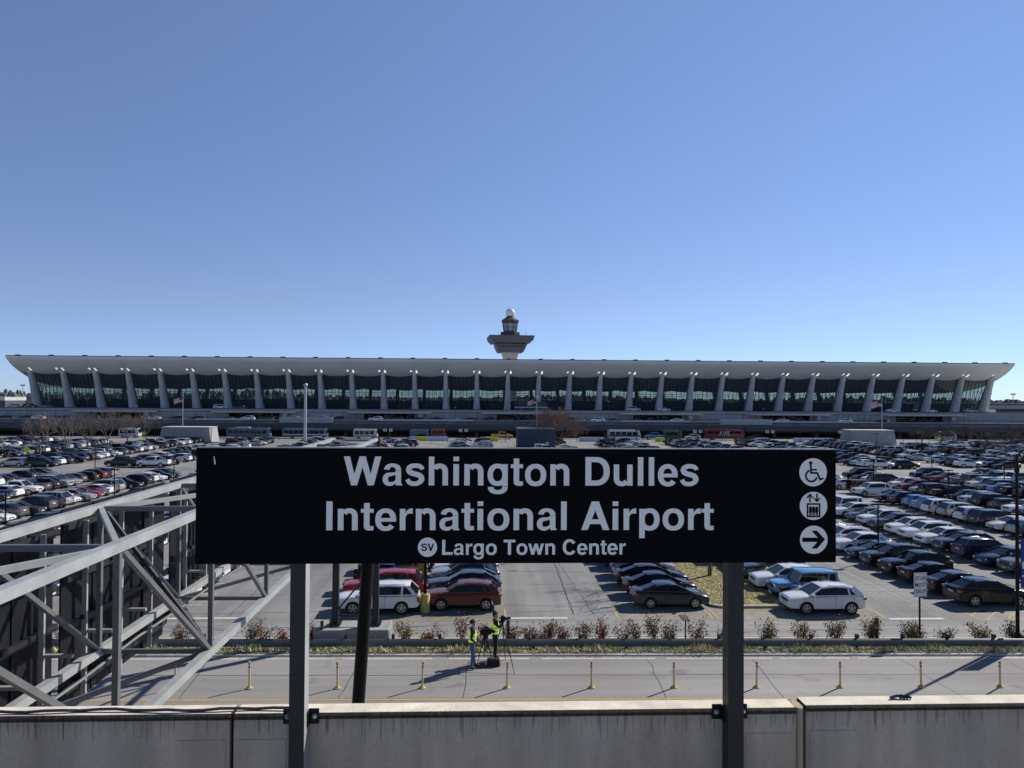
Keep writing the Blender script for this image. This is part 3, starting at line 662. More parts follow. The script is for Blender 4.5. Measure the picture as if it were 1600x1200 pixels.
# ------------------------------------------------------------------ leaning black pole by the road
pole_b = (-3.05, 16.0, 2.8); xt_, zt_ = gy(576, 860, 16.0); xb_, zb_ = gy(560, 1097, 16.0)
sl_ = (xt_ - xb_) / (zt_ - zb_); x00 = xb_ - sl_ * (zb_ - 2.0)
pl = empty('leaning_pole', (x00, 16.0, 2.0), 'thick black round pole leaning slightly right, behind the parapet', 'pole')
b = MB(); b.tube([(0, 0, 0), (sl_ * 9.2, 0, 9.2)], [0.14, 0.125], 20); b.build('shaft', 'black_paint', pl, smooth=60)
b = MB(); b.lathe([(0.28, 0), (0.28, 0.8), (0.2, 0.9)], (0, 0, 0), 16); b.build('base', 'black_paint', pl, smooth=40)

# ------------------------------------------------------------------ guardrail
GY = 31.35
gr = empty('guardrail', (0, GY, 2.7), 'long galvanised steel guardrail along the road in front of the shrubs', 'guardrail')
prof = [(0.0, 0.155), (-0.03, 0.145), (-0.075, 0.105), (-0.08, 0.065), (-0.035, 0.02), (-0.035, -0.02), (-0.08, -0.065), (-0.075, -0.105), (-0.03, -0.145), (0.0, -0.155)]
b = MB(); RZ = 3.02
for x0 in range(-66, 66, 4):
    for i in range(len(prof) - 1):
        p, q = prof[i], prof[i + 1]
        b.poly([(x0, p[0] + yroad(x0), RZ - 2.7 + p[1]), (x0, q[0] + yroad(x0), RZ - 2.7 + q[1]), (x0 + 4, q[0] + yroad(x0 + 4), RZ - 2.7 + q[1]), (x0 + 4, p[0] + yroad(x0 + 4), RZ - 2.7 + p[1])])
mat('rail_steel', (0.15, 0.165, 0.19), 0.45, metal=0.4, noise=0.12, nscale=0.7)
b.build('rail', 'rail_steel', gr, smooth=50)
gx = gz(1192, 1000, 3.0)[0]
for k in range(-18, 11):
    X = gx + k * 1.905
    b = MB(); b.box((X, yroad(X) + 0.16, 0.12), (0.12, 0.15, 1.0)); b.box((X, yroad(X) + 0.05, RZ - 2.7), (0.12, 0.09, 0.32)); b.build('post', 'wood_post' if k % 1 else 'steel_dark', gr)

# ------------------------------------------------------------------ delineator posts
dl = empty('delineator_post', (0, 0, 0), '', 'road post', 'tan delineator posts along the road')
b = MB(); b.tube([(0, 0, 0.06), (0, 0, 0.94)], 0.036, 10); b.build('post', 'delineator_tan', dl, smooth=60)
b = MB(); b.lathe([(0.12, 0), (0.12, 0.03), (0.08, 0.05), (0.06, 0.09)], (0, 0, 0), 12); b.build('base', 'yellow_base', dl, smooth=40)
for z_ in (0.72, 0.83): b = MB(); b.tube([(0, 0, z_), (0, 0, z_ + 0.05)], 0.0375, 10); b.build('band', 'band_brown', dl, smooth=60)
index_kids(dl)
dxs = [-19.2, -16.4] + [gz(x, 1074, 2.8)[0] for x in (136, 276, 391, 528, 660, 792, 924, 1053, 1182, 1313, 1440, 1564)]
for i, X in enumerate(dxs):
    lb = f'slim tan delineator post on the road, {ordinal(i - 2)} from the left' if i >= 2 else f'slim tan delineator post on the road beyond the truss, {"outer" if i == 0 else "inner"} one'
    loc = (X, 27.1 + yroad(X), 2.8)
    if i == 0: dl.location = loc; dl['label'] = lb
    else:
        o = copy_thing(dl, lb, loc, rz=i); o.rotation_euler = (random.gauss(0, .018), random.gauss(0, .018), i)

# ------------------------------------------------------------------ shrubs, ground cover
def shrub_thing(name, seed, hgt, wid, mats, dens, label, loc):
    rn = random.Random(seed); t = empty(name, loc, label, 'shrub', 'shrubs behind the guardrail')
    st, lf = MB(), MB()
    for k in range(rn.randint(6, 10)):
        a = rn.uniform(0, 2 * PI); sp = rn.uniform(0.1, 0.5) * wid; top = Vector((math.cos(a) * sp, math.sin(a) * sp, hgt * rn.uniform(0.6, 1.0)))
        mid = top * 0.5 + Vector((rn.uniform(-.05, .05), rn.uniform(-.05, .05), 0)); st.tube([(0, 0, 0), mid, top], [0.012, 0.009, 0.004], 4, caps=False)
        for q in range(int(dens / 3)):
            u = rn.uniform(0.3, 1.05); c = (mid * (2 * u) if u < 0.5 else mid.lerp(top, min(1, 2 * u - 1))) + Vector((rn.gauss(0, .07), rn.gauss(0, .07), rn.gauss(0, .07))) * (0.6 + wid)
            c.z = max(0.05, c.z); n = Vector((rn.gauss(0, 1), rn.gauss(0, 1), rn.gauss(0.4, 1))).normalized(); e = n.orthogonal().normalized(); e2 = n.cross(e); s_ = rn.uniform(0.02, 0.046)
            mi = 0 if rn.random() < 0.62 else 1
            lf.poly([c + e * s_ * 1.5, c + e2 * s_ * 0.6, c - e * s_ * 1.5, c - e2 * s_ * 0.6], mi)
    st.build('stems', 'twig', t); lf.build('foliage', mats, t); return t
SH = [(-21.5, 1.0, 'b'), (-19.6, .9, 'r'), (-17.4, 1.1, 'b'), (-15.2, .9, 'o')]
for x_, h_, c_ in ((232, .8, 'b'), (283, .95, 'b'), (391, 1.0, 'b'), (415, .9, 'b'), (446, .8, 'r'), (485, .85, 'r'), (500, .6, 'b'), (633, 1.0, 'o'), (667, .55, 'y'), (690, 1.25, 't'), (721, 1.25, 'r'), (754, 1.05, 't'), (801, 1.1, 'b'), (829, .85, 'r'), (843, .5, 'r'), (858, 1.1, 'd'), (880, .95, 'r'),
                   (912, 1.15, 'd'), (937, 1.1, 'r'), (968, 1.15, 'b'), (988, 1.2, 'b'), (1022, 1.35, 'd'), (1042, 1.2, 'b'), (1082, 1.15, 'd'), (1131, .9, 'r'), (1192, 1.1, 'd'), (1249, 1.1, 'o'), (1300, 1.1, 'd'), (1356, 1.15, 'd'), (1409, 1.15, 'd'), (1428, .75, 'r'), (1463, .95, 'o'), (1517, 1.2, 'o'), (1569, 1.05, 'd'), (1592, .8, 'b')):
    SH.append((gy(x_, 990, 33.0)[0], h_, c_))
SH.sort()
NAMES = {'b': 'brown', 'r': 'red leaved', 'o': 'olive green', 'y': 'low orange', 't': 'thin sparse', 'd': 'dense dark'}
SM = {'b': (['shrub_brown', 'shrub_olive'], 190), 'r': (['shrub_red', 'shrub_brown'], 210), 'o': (['shrub_olive', 'shrub_orange'], 260), 'y': (['shrub_orange', 'shrub_olive'], 260), 't': (['shrub_brown', 'shrub_red'], 80), 'd': (['shrub_olive', 'shrub_brown'], 320)}
vis = 0
for i, (X, h_, c_) in enumerate(SH):
    mats_, dn = SM[c_]
    lb = f'{NAMES[c_]} shrub behind the guardrail, {ordinal(i)} shrub along the row from the left'
    Y_ = 32.9 + yroad(X) + random.uniform(-.25, .25)
    shrub_thing('shrub', 100 + i, (h_ + 0.08) * random.uniform(.68, 1.0), 0.62 + 0.34 * h_ * random.uniform(.7, 1.2) * (0.6 if c_ in 'tr' else 1), mats_, dn, lb, (X, Y_, 2.42))
b = MB(); rn = random.Random(5)
for k in range(26000):
    X = rn.uniform(-24, 25); t = rn.random() ** 0.8; Y_ = 30.5 + 1.5 * t
    if rn.random() < 0.08 + 0.5 * (math.sin(X * 1.7) * math.sin(X * 0.53 + 2) > 0.35): continue
    zg = 2.86 - 0.16 * (Y_ - 30.54); hh = rn.uniform(0.08, 0.32) * (0.75 + 0.4 * math.sin(X * 2.3) * math.sin(X * .9)); a = rn.uniform(0, 2 * PI); l = rn.uniform(0.06, 0.16); ww = rn.uniform(0.010, 0.020)
    p = Vector((X, Y_ + yroad(X), zg + hh * 0.4)); d = Vector((math.cos(a) * l, math.sin(a) * l, hh * rn.uniform(0.1, 0.9))); sd_ = Vector((-math.sin(a), math.cos(a), 0)) * ww
    m_ = 0 if rn.random() < 0.5 else (1 if rn.random() < 0.55 else 2)
    b.poly([p - sd_, p + sd_, p + d * 0.6 + sd_ * 0.8 + Vector((0, 0, .01)), p + d, p + d * 0.6 - sd_ * 0.8 + Vector((0, 0, .01))], m_)
gc = b.build('ground_cover', ['cover_leaf', 'cover_leaf_pale', 'cover_leaf_green']); gc['kind'] = 'stuff'; tag(gc, 'pale strappy ground cover plants along the kerb under the guardrail', 'ground cover')
b = MB(); rn = random.Random(8)
for k in range(14000):
    X = rn.uniform(14.6, 19.2); Y_ = rn.uniform(47.6, 66); a = rn.uniform(0, PI); hh = rn.uniform(.03, .09); ww = 0.02
    b.poly([(X - ww * math.cos(a), Y_ - ww * math.sin(a), .13), (X + ww * math.cos(a), Y_ + ww * math.sin(a), .13), (X + rn.gauss(0, .03), Y_ + rn.gauss(0, .03), .13 + hh)], 0 if rn.random() < .7 else 1)
gg = b.build('grass', ['dry_grass', 'cover_leaf_green']); gg['kind'] = 'stuff'; tag(gg, 'dry winter grass on the car park island', 'grass')

# ------------------------------------------------------------------ small posts, sign, lamp by the near road
for lb, x_ in (('short brown marker post behind the guardrail by the photographer', 794), ('short brown marker post behind the guardrail left of the gantry footing', 503), ('short brown marker post behind the guardrail near the white road sign', 1370)):
    X = gy(x_, 985, 32.7)[0]; t = empty('marker_post', (X, 32.7, 2.4), lb, 'post', 'marker posts behind the guardrail')
    b = MB(); b.box((0, 0, 0.55), (0.12, 0.1, 1.1)); b.build('post', 'wood_post', t); b = MB(); b.box((0, 0, 1.12), (0.13, 0.11, 0.05)); b.build('cap', 'trim_black', t)
X = gy(1071, 985, 32.6)[0]; t = empty('panel_post', (X, 32.6, 2.45), 'small dark tilted square panel on a short post behind the guardrail', 'post')
b = MB(); b.tube([(0, 0, 0), (0, 0, 1.1)], 0.03, 8); b.build('post', 'steel_dark', t)
b = MB(); b.box((0, 0, 0), (0.42, 0.32, 0.03)); o = b.build('panel', 'sign_black', t, loc=(-0.05, 0, 1.18)); o.rotation_euler = (0.55, 0.15, 0.5)
X = gy(1437, 985, 32.3)[0]
t = empty('road_sign', (X, 32.3, 2.45), 'white lane instruction sign on a thin black post behind the guardrail', 'road sign')
b = MB(); b.tube([(0, 0, 0), (0, 0, 3.05)], 0.04, 8); b.build('post', 'black_paint', t)
b = MB(); b.box((0, -0.05, 2.62), (0.62, 0.02, 1.02)); pl_ = b.build('sign_plate', 'white_paint', t, rz=math.radians(8))
b = MB()
for (a, c, d, e) in ((-.29, .29, 2.13, 2.145), (-.29, .29, 3.095, 3.11), (-.29, -.275, 2.145, 3.095), (.275, .29, 2.145, 3.095)): b.poly([(a, -.0615, d), (c, -.0615, d), (c, -.0615, e), (a, -.0615, e)])
b.build('border', 'black_paint', pl_)
def font_mesh(txt, size, wmax):
    c = bpy.data.curves.new('t', 'FONT'); c.body = txt; c.size = size; c.offset = 0.012 * size; c.align_x = 'CENTER'; c.fill_mode = 'FRONT'; c.resolution_u = 3
    o = bpy.data.objects.new('t', c); COL.objects.link(o); dg = bpy.context.evaluated_depsgraph_get(); me = bpy.data.meshes.new_from_object(o.evaluated_get(dg))
    bpy.data.objects.remove(o); xs = [v.co.x for v in me.vertices]; k = min(1, wmax / (max(xs) - min(xs)))
    for v in me.vertices: v.co = (v.co.x * k, 0, v.co.y)
    return me
for txt, z_ in (('LEFT LANE', 2.83), ('MUST', 2.55), ('TURN LEFT', 2.27)):
    me = font_mesh(txt, 0.22, 0.52); me.materials.append(MATS['black_paint']); link('lettering', me, pl_, (0, -.0625, z_))
X = gy(1590, 985, 32.0)[0]
t = empty('street_lamp', (X, 32.0, 2.5), 'tall black street lamp with a blue banner behind the guardrail', 'street lamp')
b = MB(); b.lathe([(0.2, 0), (0.2, 0.05), (0.15, 0.1), (0.13, 0.5), (0.085, 0.6)], (0, 0, 0), 12); b.build('base', 'black_paint', t, smooth=40)
b = MB(); b.tube([(0, 0, 0.5), (0, 0, 5.0), (0, 0, 8.2)], [0.08, 0.07, 0.055], 12); b.build('pole', 'black_paint', t, smooth=60)
b = MB(); b.tube([(0, 0, 8.1), (0.25, 0, 8.35), (0.9, 0, 8.4)], 0.03, 8); b.build('arm', 'black_paint', t, smooth=60)
b = MB(); b.box((0.75, 0, 8.36), (0.62, 0.26, 0.1), taper=0.7); b.box((0.0, 0, 7.5), (0.14, 0.14, 0.2)); b.build('lamp_head', 'black_paint', t)
b = MB(); b.box((0.52, 0, 3.5), (0.72, 0.012, 2.05)); bn = b.build('banner', 'banner_blue', t)
b = MB(); b.poly([(.22, -.0075, 3.3), (.3, -.0075, 3.3), (.34, -.0075, 3.55), (.26, -.0075, 3.62), (.2, -.0075, 3.5)]); b.poly([(.2, -.0075, 2.95), (.55, -.0075, 2.95), (.55, -.0075, 3.02), (.2, -.0075, 3.02)]); b.build('emblem', 'white_paint', bn)
b = MB(); b.tube([(0.05, 0, 4.56), (0.92, 0, 4.56)], 0.018, 6); b.tube([(0.05, 0, 2.44), (0.92, 0, 2.44)], 0.018, 6); b.build('banner_rod', 'black_paint', t)
b = MB(); b.box((0.0, -0.1, 5.0), (0.02, 0.02, 0.6)); b.build('bracket', 'black_paint', t)

# ------------------------------------------------------------------ cars
SPEC = {  # L, W, wheel radius, wheel x (rear, front) from the rear bumper, body stations (x, zlow, zbelt, width), cabin (cowl, roof front, roof mid, roof rear, base rear) as (x, z), half widths at belt and roof
 'sedan': dict(L=4.85, W=1.87, r=.345, wx=(1.0, 3.88), st=[(0, .34, .76, .84), (.06, .28, 1.0, .90), (.25, .24, 1.07, .95), (.9, .21, 1.05, .99), (1.8, .2, 1.02, 1), (2.8, .2, .98, 1), (3.5, .2, .97, 1), (3.95, .21, .92, .99), (4.4, .22, .84, .965), (4.68, .23, .76, .92), (4.81, .24, .68, .86), (4.85, .30, .56, .80)],
   cab=[(3.75, .97), (2.72, 1.40), (2.1, 1.45), (1.35, 1.37), (.38, 1.06)], hb=.81, hr=.58),
 'suv': dict(L=4.68, W=1.92, r=.385, wx=(.92, 3.68), st=[(0, .38, .84, .87), (.05, .33, 1.06, .93), (.2, .29, 1.15, .97), (1, .27, 1.16, 1), (2.5, .26, 1.12, 1), (3.4, .27, 1.10, 1), (3.85, .27, 1.07, .99), (4.3, .28, 1.01, .965), (4.56, .28, .95, .93), (4.65, .29, .82, .89), (4.68, .35, .64, .85)],
   cab=[(3.5, 1.10), (2.62, 1.60), (1.8, 1.67), (.62, 1.58), (.10, 1.13)], hb=.84, hr=.63, rails=1),
 'large_suv': dict(L=5.05, W=2.0, r=.40, wx=(1.05, 3.95), st=[(0, .5, .85, .88), (.06, .4, 1.08, .94), (.2, .34, 1.19, .98), (1, .3, 1.20, 1), (2.6, .29, 1.16, 1), (3.6, .3, 1.14, 1), (4.2, .31, 1.08, .99), (4.7, .31, 1.04, .97), (4.95, .31, .97, .93), (5.03, .33, .82, .89), (5.05, .40, .64, .86)],
   cab=[(3.8, 1.14), (2.95, 1.70), (1.9, 1.77), (.62, 1.71), (.1, 1.18)], hb=.88, hr=.69, rails=1),
 'jeep': dict(L=4.4, W=1.88, r=.41, wx=(.85, 3.6), st=[(0, .5, 1.12, .86), (.05, .48, 1.15, .9), (1, .45, 1.16, .92), (2.6, .42, 1.15, .92), (2.9, .42, 1.14, .9), (3.5, .44, 1.13, .84), (4.2, .46, 1.10, .76), (4.3, .5, 1.05, .74), (4.32, .55, .75, .74)],
   cab=[(2.85, 1.15), (2.55, 1.78), (1.4, 1.83), (.16, 1.81), (.06, 1.15)], hb=.80, hr=.72, jeep=1),
 'pickup': dict(L=5.85, W=2.02, r=.42, wx=(1.25, 4.85), st=[(0, .62, .85, .92), (.05, .55, 1.2, .96), (.3, .5, 1.22, .98), (1.9, .45, 1.23, 1), (2.2, .42, 1.22, 1), (4.2, .42, 1.22, 1), (4.9, .44, 1.19, .99), (5.5, .46, 1.1, .96), (5.78, .5, 1.0, .9), (5.84, .55, .8, .86), (5.85, .6, .7, .84)],
   cab=[(4.4, 1.22), (3.7, 1.84), (3.0, 1.88), (2.15, 1.85), (2.0, 1.22)], hb=.90, hr=.74, bed=1),
 'hatch': dict(L=4.25, W=1.80, r=.335, wx=(.80, 3.40), st=[(0, .34, .82, .86), (.05, .28, 1.02, .92), (.2, .24, 1.08, .96), (.9, .21, 1.06, .99), (1.8, .2, 1.02, 1), (2.9, .2, .98, 1), (3.3, .21, .97, .99), (3.8, .22, .88, .96), (4.1, .23, .80, .92), (4.21, .24, .70, .87), (4.25, .30, .56, .82)],
   cab=[(3.3, .98), (2.35, 1.44), (1.7, 1.50), (.65, 1.44), (.12, 1.05)], hb=.79, hr=.58),
 'crossover': dict(L=4.85, W=1.94, r=.395, wx=(.98, 3.86), st=[(0, .36, .88, .88), (.05, .32, 1.10, .93), (.25, .28, 1.19, .97), (1, .26, 1.17, 1), (2.5, .25, 1.12, 1), (3.5, .26, 1.10, 1), (4.0, .26, 1.07, .99), (4.5, .27, 1.0, .965), (4.74, .27, .93, .93), (4.82, .29, .80, .89), (4.85, .35, .62, .85)],
   cab=[(3.6, 1.10), (2.62, 1.58), (1.95, 1.64), (1.0, 1.56), (.22, 1.18)], hb=.84, hr=.60),
 'minivan': dict(L=5.1, W=1.98, r=.36, wx=(1.0, 4.05), st=[(0, .45, .8, .88), (.06, .34, 1.02, .94), (.2, .28, 1.08, .98), (1, .24, 1.08, 1), (2.8, .23, 1.05, 1), (3.9, .24, 1.02, 1), (4.4, .25, .97, .98), (4.85, .25, .87, .94), (5.05, .26, .74, .88), (5.1, .34, .58, .82)],
   cab=[(4.25, 1.0), (3.2, 1.66), (2.0, 1.74), (.45, 1.68), (.1, 1.06)], hb=.88, hr=.68, rails=1),
}
def lerp(a, b, t): return a + (b - a) * t
def car_parts(kind, fine=True):
    s = SPEC[kind]; L, W, r = s['L'], s['W'] / 2, s['r']; st = s['st']; ox = -L / 2
    Ra = r + 0.055
    xs = [q[0] for q in st]
    for xw in s['wx']:
        ks = range(0, 9) if fine else (0, 2, 4, 6, 8)
        xs += [xw + Ra * 0.985 * math.cos(PI * k / 8) for k in ks] + [xw - Ra - .005, xw + Ra + .005]
    xs = sorted(x for x in set(xs) if 0 <= x <= L)
    def at(x):
        for a, b in zip(st, st[1:]):
            if x <= b[0] + 1e-9:
                t = (x - a[0]) / (b[0] - a[0]) if b[0] > a[0] else 0; return [lerp(p, q, t) for p, q in zip(a[1:], b[1:])]
        return list(st[-1][1:])
    body = MB(); rows = []
    for x in xs:
        zl, zb, wf = at(x); w_ = W * wf; az = 0
        for xw in s['wx']:
            if abs(x - xw) < Ra: az = max(az, r + math.sqrt(max(0, Ra * Ra - (x - xw) ** 2)))
        z0 = max(zl, az); z1 = max(zl + .11, az + .004); z2 = max(zl + .55 * (zb - zl), az + .035); z3 = max(zb - .07, z2 + .02)
        fl = 0.012 if az else 0
        half = [(.74 * w_, z0), (w_ * .985 + fl, z1), (w_ + fl, z2), (w_ * .965, z3), (w_ * .87, max(zb, z3 + .01)), (w_ * .45, max(zb, z3 + .01) + .022)]
        ring = [(x + ox, -y, z) for y, z in half] + [(x + ox, 0, max(zb, z3 + .01) + .028)] + [(x + ox, y, z) for y, z in reversed(half)]
        rows.append((len(body.v), az > 0)); body.v += ring
    n = 13; clad = kind in ('suv', 'jeep', 'large_suv')
    for (a, wa), (b_, wb_) in zip(rows, rows[1:]):
        for j in range(n - 1):
            body.f.append((a + j, a + j + 1, b_ + j + 1, b_ + j)); body.m.append(1 if (j in (0, n - 2)) and (clad or True) else 0)
        body.f.append((a, b_, b_ + n - 1, a + n - 1)); body.m.append(1)
    body.f.append(tuple(rows[0][0] + j for j in range(n))); body.m.append(0)
    e = rows[-1][0]; body.f.append(tuple(e + j for j in reversed(range(n)))); body.m.append(0)
    cw, rf, rm, rr, br = [(x + ox, z) for x, z in s['cab']]; hb, hr = s['hb'] * W / .925, s['hr'] * W / .925
    zb0 = (cw[1] + br[1]) / 2
    hw = lambda z: lerp(hb, hr, (z - zb0) / (rm[1] - zb0))
    g_side, g_f, g_r = MB(), MB(), MB()
    drop = lambda p: (p[0], p[1] - .02)
    pr = [(cw[0], cw[1] - .04), drop(rf), drop(rm), drop(rr), (br[0], br[1] - .04)]
    for sg_ in (-1, 1): g_side.poly([(x, sg_ * hw(z), z) for x, z in (pr if sg_ > 0 else pr[::-1])])
    g_f.poly([(pr[0][0], hw(pr[0][1]), pr[0][1]), (pr[1][0], hw(pr[1][1]), pr[1][1]), (pr[1][0], -hw(pr[1][1]), pr[1][1]), (pr[0][0], -hw(pr[0][1]), pr[0][1])])
    g_r.poly([(pr[4][0], -hw(pr[4][1]), pr[4][1]), (pr[3][0], -hw(pr[3][1]), pr[3][1]), (pr[3][0], hw(pr[3][1]), pr[3][1]), (pr[4][0], hw(pr[4][1]), pr[4][1])])
    roof = MB(); rp = [(rf[0] + .05, rf[1] - .025), rf, (lerp(rf[0], rm[0], .5), lerp(rf[1], rm[1], .65)), rm, (lerp(rm[0], rr[0], .5), lerp(rm[1], rr[1], .4)), rr, (rr[0] - .05, rr[1] - .035)]
    for x, z in rp: roof.v += [(x, y_ * (hw(z) + .006), z + dz) for y_, dz in ((-1, -.045), (-.97, -.005), (-.75, .022), (0, .035), (.75, .022), (.97, -.005), (1, -.045))]
    for i in range(len(rp) - 1):
        for j in range(6): roof.f.append((7 * i + j, 7 * i + j + 1, 7 * i + 8 + j, 7 * i + 7 + j)); roof.m.append(0)
    roof.f = [tuple(reversed(f)) for f in roof.f]
    for sg_ in (-1, 1):
        P_ = lambda p, in_=.0: (p[0], sg_ * (hw(p[1]) - .012 - in_), p[1])
        roof.beam(P_((cw[0] + .02, cw[1])), P_(rf), .06, .08); dn = lambda p: (p[0], p[1] - .035); roof.beam(P_(dn(rf)), P_(dn(rm)), .05, .11); roof.beam(P_(dn(rm)), P_(dn(rr)), .05, .11); roof.beam(P_((cw[0] - .05, cw[1] + .02)), P_((br[0] + .02, br[1] + .02)), .04, .08)
        thick = {'sedan': .22, 'suv': .34, 'large_suv': .2, 'jeep': .16, 'pickup': .24, 'minivan': .2, 'hatch': .26, 'crossover': .3}[kind]
        roof.beam(P_((br[0] + .03 + thick * .5, br[1])), P_((rr[0] + thick * .42, rr[1] - .01)), .05, thick, up=(1, 0, 0))
        bx_ = lerp(cw[0], br[0], .47); roof.beam(P_((bx_, zb0 - .02)), P_((bx_ - .06, rm[1] - .03)), .035, .07, 1, up=(1, 0, 0))
        if kind in ('suv', 'large_suv', 'minivan', 'jeep', 'crossover'):
            cx_ = lerp(cw[0], br[0], .74); roof.beam(P_((cx_, zb0 - .02)), P_((cx_ - .05 + (.1 if kind in ('suv', 'crossover') else 0), rm[1] - .04)), .04, .12 if kind != 'jeep' else .09, up=(1, 0, 0))
        if s.get('rails') and fine:
            roof.tube([(rf[0] - .35, sg_ * hr * .86, rf[1] + .03), (rf[0] - .42, sg_ * hr * .86, rf[1] + .075), (rr[0] + .3, sg_ * hr * .86, rr[1] + .085), (rr[0] + .22, sg_ * hr * .86, rr[1] + .03)], .016, 5, 2)
        # mirror, handles
        roof.box((cw[0] - .22, sg_ * (W + .07), cw[1] + .10), (.13, .20, .14), 0 if kind != 'jeep' else 1)
        if fine:
            for hx in (.30, .58): roof.box((lerp(cw[0], br[0], hx) - .18, sg_ * (W * 1.0), zb0 - .13), (.17, .035, .03), 0)
            for hx in (.06, .47, .80):                                  # door shut lines
                roof.box((lerp(cw[0], br[0], hx), sg_ * (W - .004), lerp(.45, zb0, .5) + .02), (.012, .014, (zb0 - .5) * .98), 1)
    body.add(roof, mm=[0, 1, 2])
    zf = at(L - .12)[1]; zr_ = at(.06)[1]
    wf_ = W * at(L - .12)[2]; wr_ = W * at(.06)[2]
    body.box((L + ox - .03, 0, zf - .19), (.08, wf_ * 1.05, .15), 1); body.box((L + ox - .02, 0, .36), (.09, wf_ * 1.5, .11), 1)   # grille, lower intake
    body.box((ox + .03, 0, .42), (.08, wr_ * 1.6, .12), 1)
    body.box((L + ox + .018, 0, .47), (.012, .50, .12), 3); body.box((ox - .012, 0, zr_ - .22), (.012, .50, .13), 3)          # plates
    if s.get('bed'):
        body.box((ox + 1.0, 0, 1.236), (1.75, W * 1.5, .03), 1)
        for sg_ in (-1, 1): body.box((ox + 1.02, sg_ * W * .84, 1.26), (1.95, .12, .08), 0)
        body.box((ox + .06, 0, 1.26), (.10, W * 1.7, .08), 0)
    if s.get('jeep'):
        i = len(body.v); body.tube([(ox - .02, 0, .98), (ox - .22, 0, .98)], .38, 14, 1)
        for xw in s['wx']:
            for sg_ in (-1, 1): body.box((xw + ox, sg_ * (W * .94), r * 2 + .11), (1.05, .24, .05), 1); body.box((xw + ox + .5, sg_ * W * .94, r * 2 + .03), (.06, .22, .16), 1)
    heads, tails = [], []
    for sg_ in (-1, 1):
        h = MB(); h.box((L + ox - .13, sg_ * wf_ * .76, zf - .09), (.26, .30 * W, .12), 0, rz=-sg_ * .35, taper=.8); heads.append(h)
        t = MB()
        if kind in ('suv', 'minivan', 'sedan', 'crossover', 'hatch'): t.box((ox + .10, sg_ * wr_ * .84, zr_ - .10), (.22, .34 * W, .14), 0, rz=sg_ * .2)
        else: t.box((ox + .06, sg_ * wr_ * .94, zr_ - .14), (.14, .16, .34), 0)
        tails.append(t)
    wheels = []
    for xw in s['wx']:
        for sg_ in (-1, 1):
            wc = (xw + ox, sg_ * (W - .125), r); n_ = 22 if fine else 12
            t = MB(); t.tube([(0, -sg_ * .11, 0), (0, sg_ * .085, 0), (0, sg_ * .11, 0)], [r, r, r * .93], n_)
            rim = MB(); rim.tube([(0, sg_ * .08, 0), (0, sg_ * .112, 0)], [r * .68, r * .66], n_)
            if fine:
                for k in range(5):
                    a = 2 * PI * k / 5 + .35; a2 = a + PI / 5
                    rim.poly([(math.cos(a2 + d) * r * q, sg_ * .1145, math.sin(a2 + d) * r * q) for q, d in ((.25, -.3), (.60, -.34), (.60, .34), (.25, .3))], 1)
            wheels.append((wc, t, rim))
    return dict(body=body, windshield=g_f, rear_window=g_r, side_window=g_side, heads=heads, tails=tails, wheels=wheels)
BODY_MATS = ['paint_white', 'trim_black', 'rim_alloy', 'plate_white']
CARM = {}
def meshes_for(kind):
    if kind in CARM: return CARM[kind]
    p = car_parts(kind); d = {}
    d['body'] = p['body'].mesh('car_body_' + kind, BODY_MATS, 38)
    for k in ('windshield', 'rear_window', 'side_window'): d[k] = p[k].mesh(k, ['car_glass'])
    d['heads'] = [h.mesh('headlight', ['headlamp'], 40) for h in p['heads']]; d['tails'] = [t.mesh('taillight', ['taillamp'], 40) for t in p['tails']]
    d['wheels'] = [(c, t.mesh('wheel', ['rubber'], 50), q.mesh('rim', ['rim_alloy', 'rubber'], 40)) for c, t, q in p['wheels']]
    q = car_parts(kind, False); j = MB()
    j.add(q['body'], mm=[0, 2, 3, 6])
    for k in ('windshield', 'rear_window', 'side_window'): j.add(q[k], mm=[1])
    for h in q['heads']: j.add(h, mm=[4])
    for t in q['tails']: j.add(t, mm=[5])
    for c, t, rm in q['wheels']: j.add(t, c, mm=[2]); j.add(rm, c, mm=[3, 2])
    d['joined_mb'] = j
    d['joined'] = j.mesh('parked_' + kind, ['paint_white', 'car_glass', 'rubber', 'rim_alloy', 'headlamp', 'taillamp', 'plate_white'], 38)
    CARM[kind] = d; return d
KN = {'sedan': 'sedan', 'suv': 'suv', 'large_suv': 'large suv', 'jeep': 'boxy off-roader', 'pickup': 'pickup truck', 'minivan': 'minivan', 'hatch': 'hatchback', 'crossover': 'crossover'}
def paint(o, colour):
    o.material_slots[0].link = 'OBJECT'; o.material_slots[0].material = MATS['paint_' + colour]
def car(kind, colour, loc, rz, label, group, detail):
    d = meshes_for(kind); nm = {'pickup': 'pickup_truck'}.get(kind, 'parked_car'); cat = 'pickup truck' if kind == 'pickup' else 'car'
    if not detail:
        o = link(nm, d['joined'], None, loc, rz); paint(o, colour); return tag(o, label, cat, group)
    t = empty(nm, loc, label, cat, group, rz)
    o = link('body', d['body'], t); paint(o, colour)
    for k in ('windshield', 'rear_window', 'side_window'): link(k, d[k], t)
    for h in d['heads']: link('headlight', h, t)
    for h in d['tails']: link('taillight', h, t)
    for c, ty, rm in d['wheels']: wl = link('wheel', ty, t, c); link('rim', rm, wl)
    return t

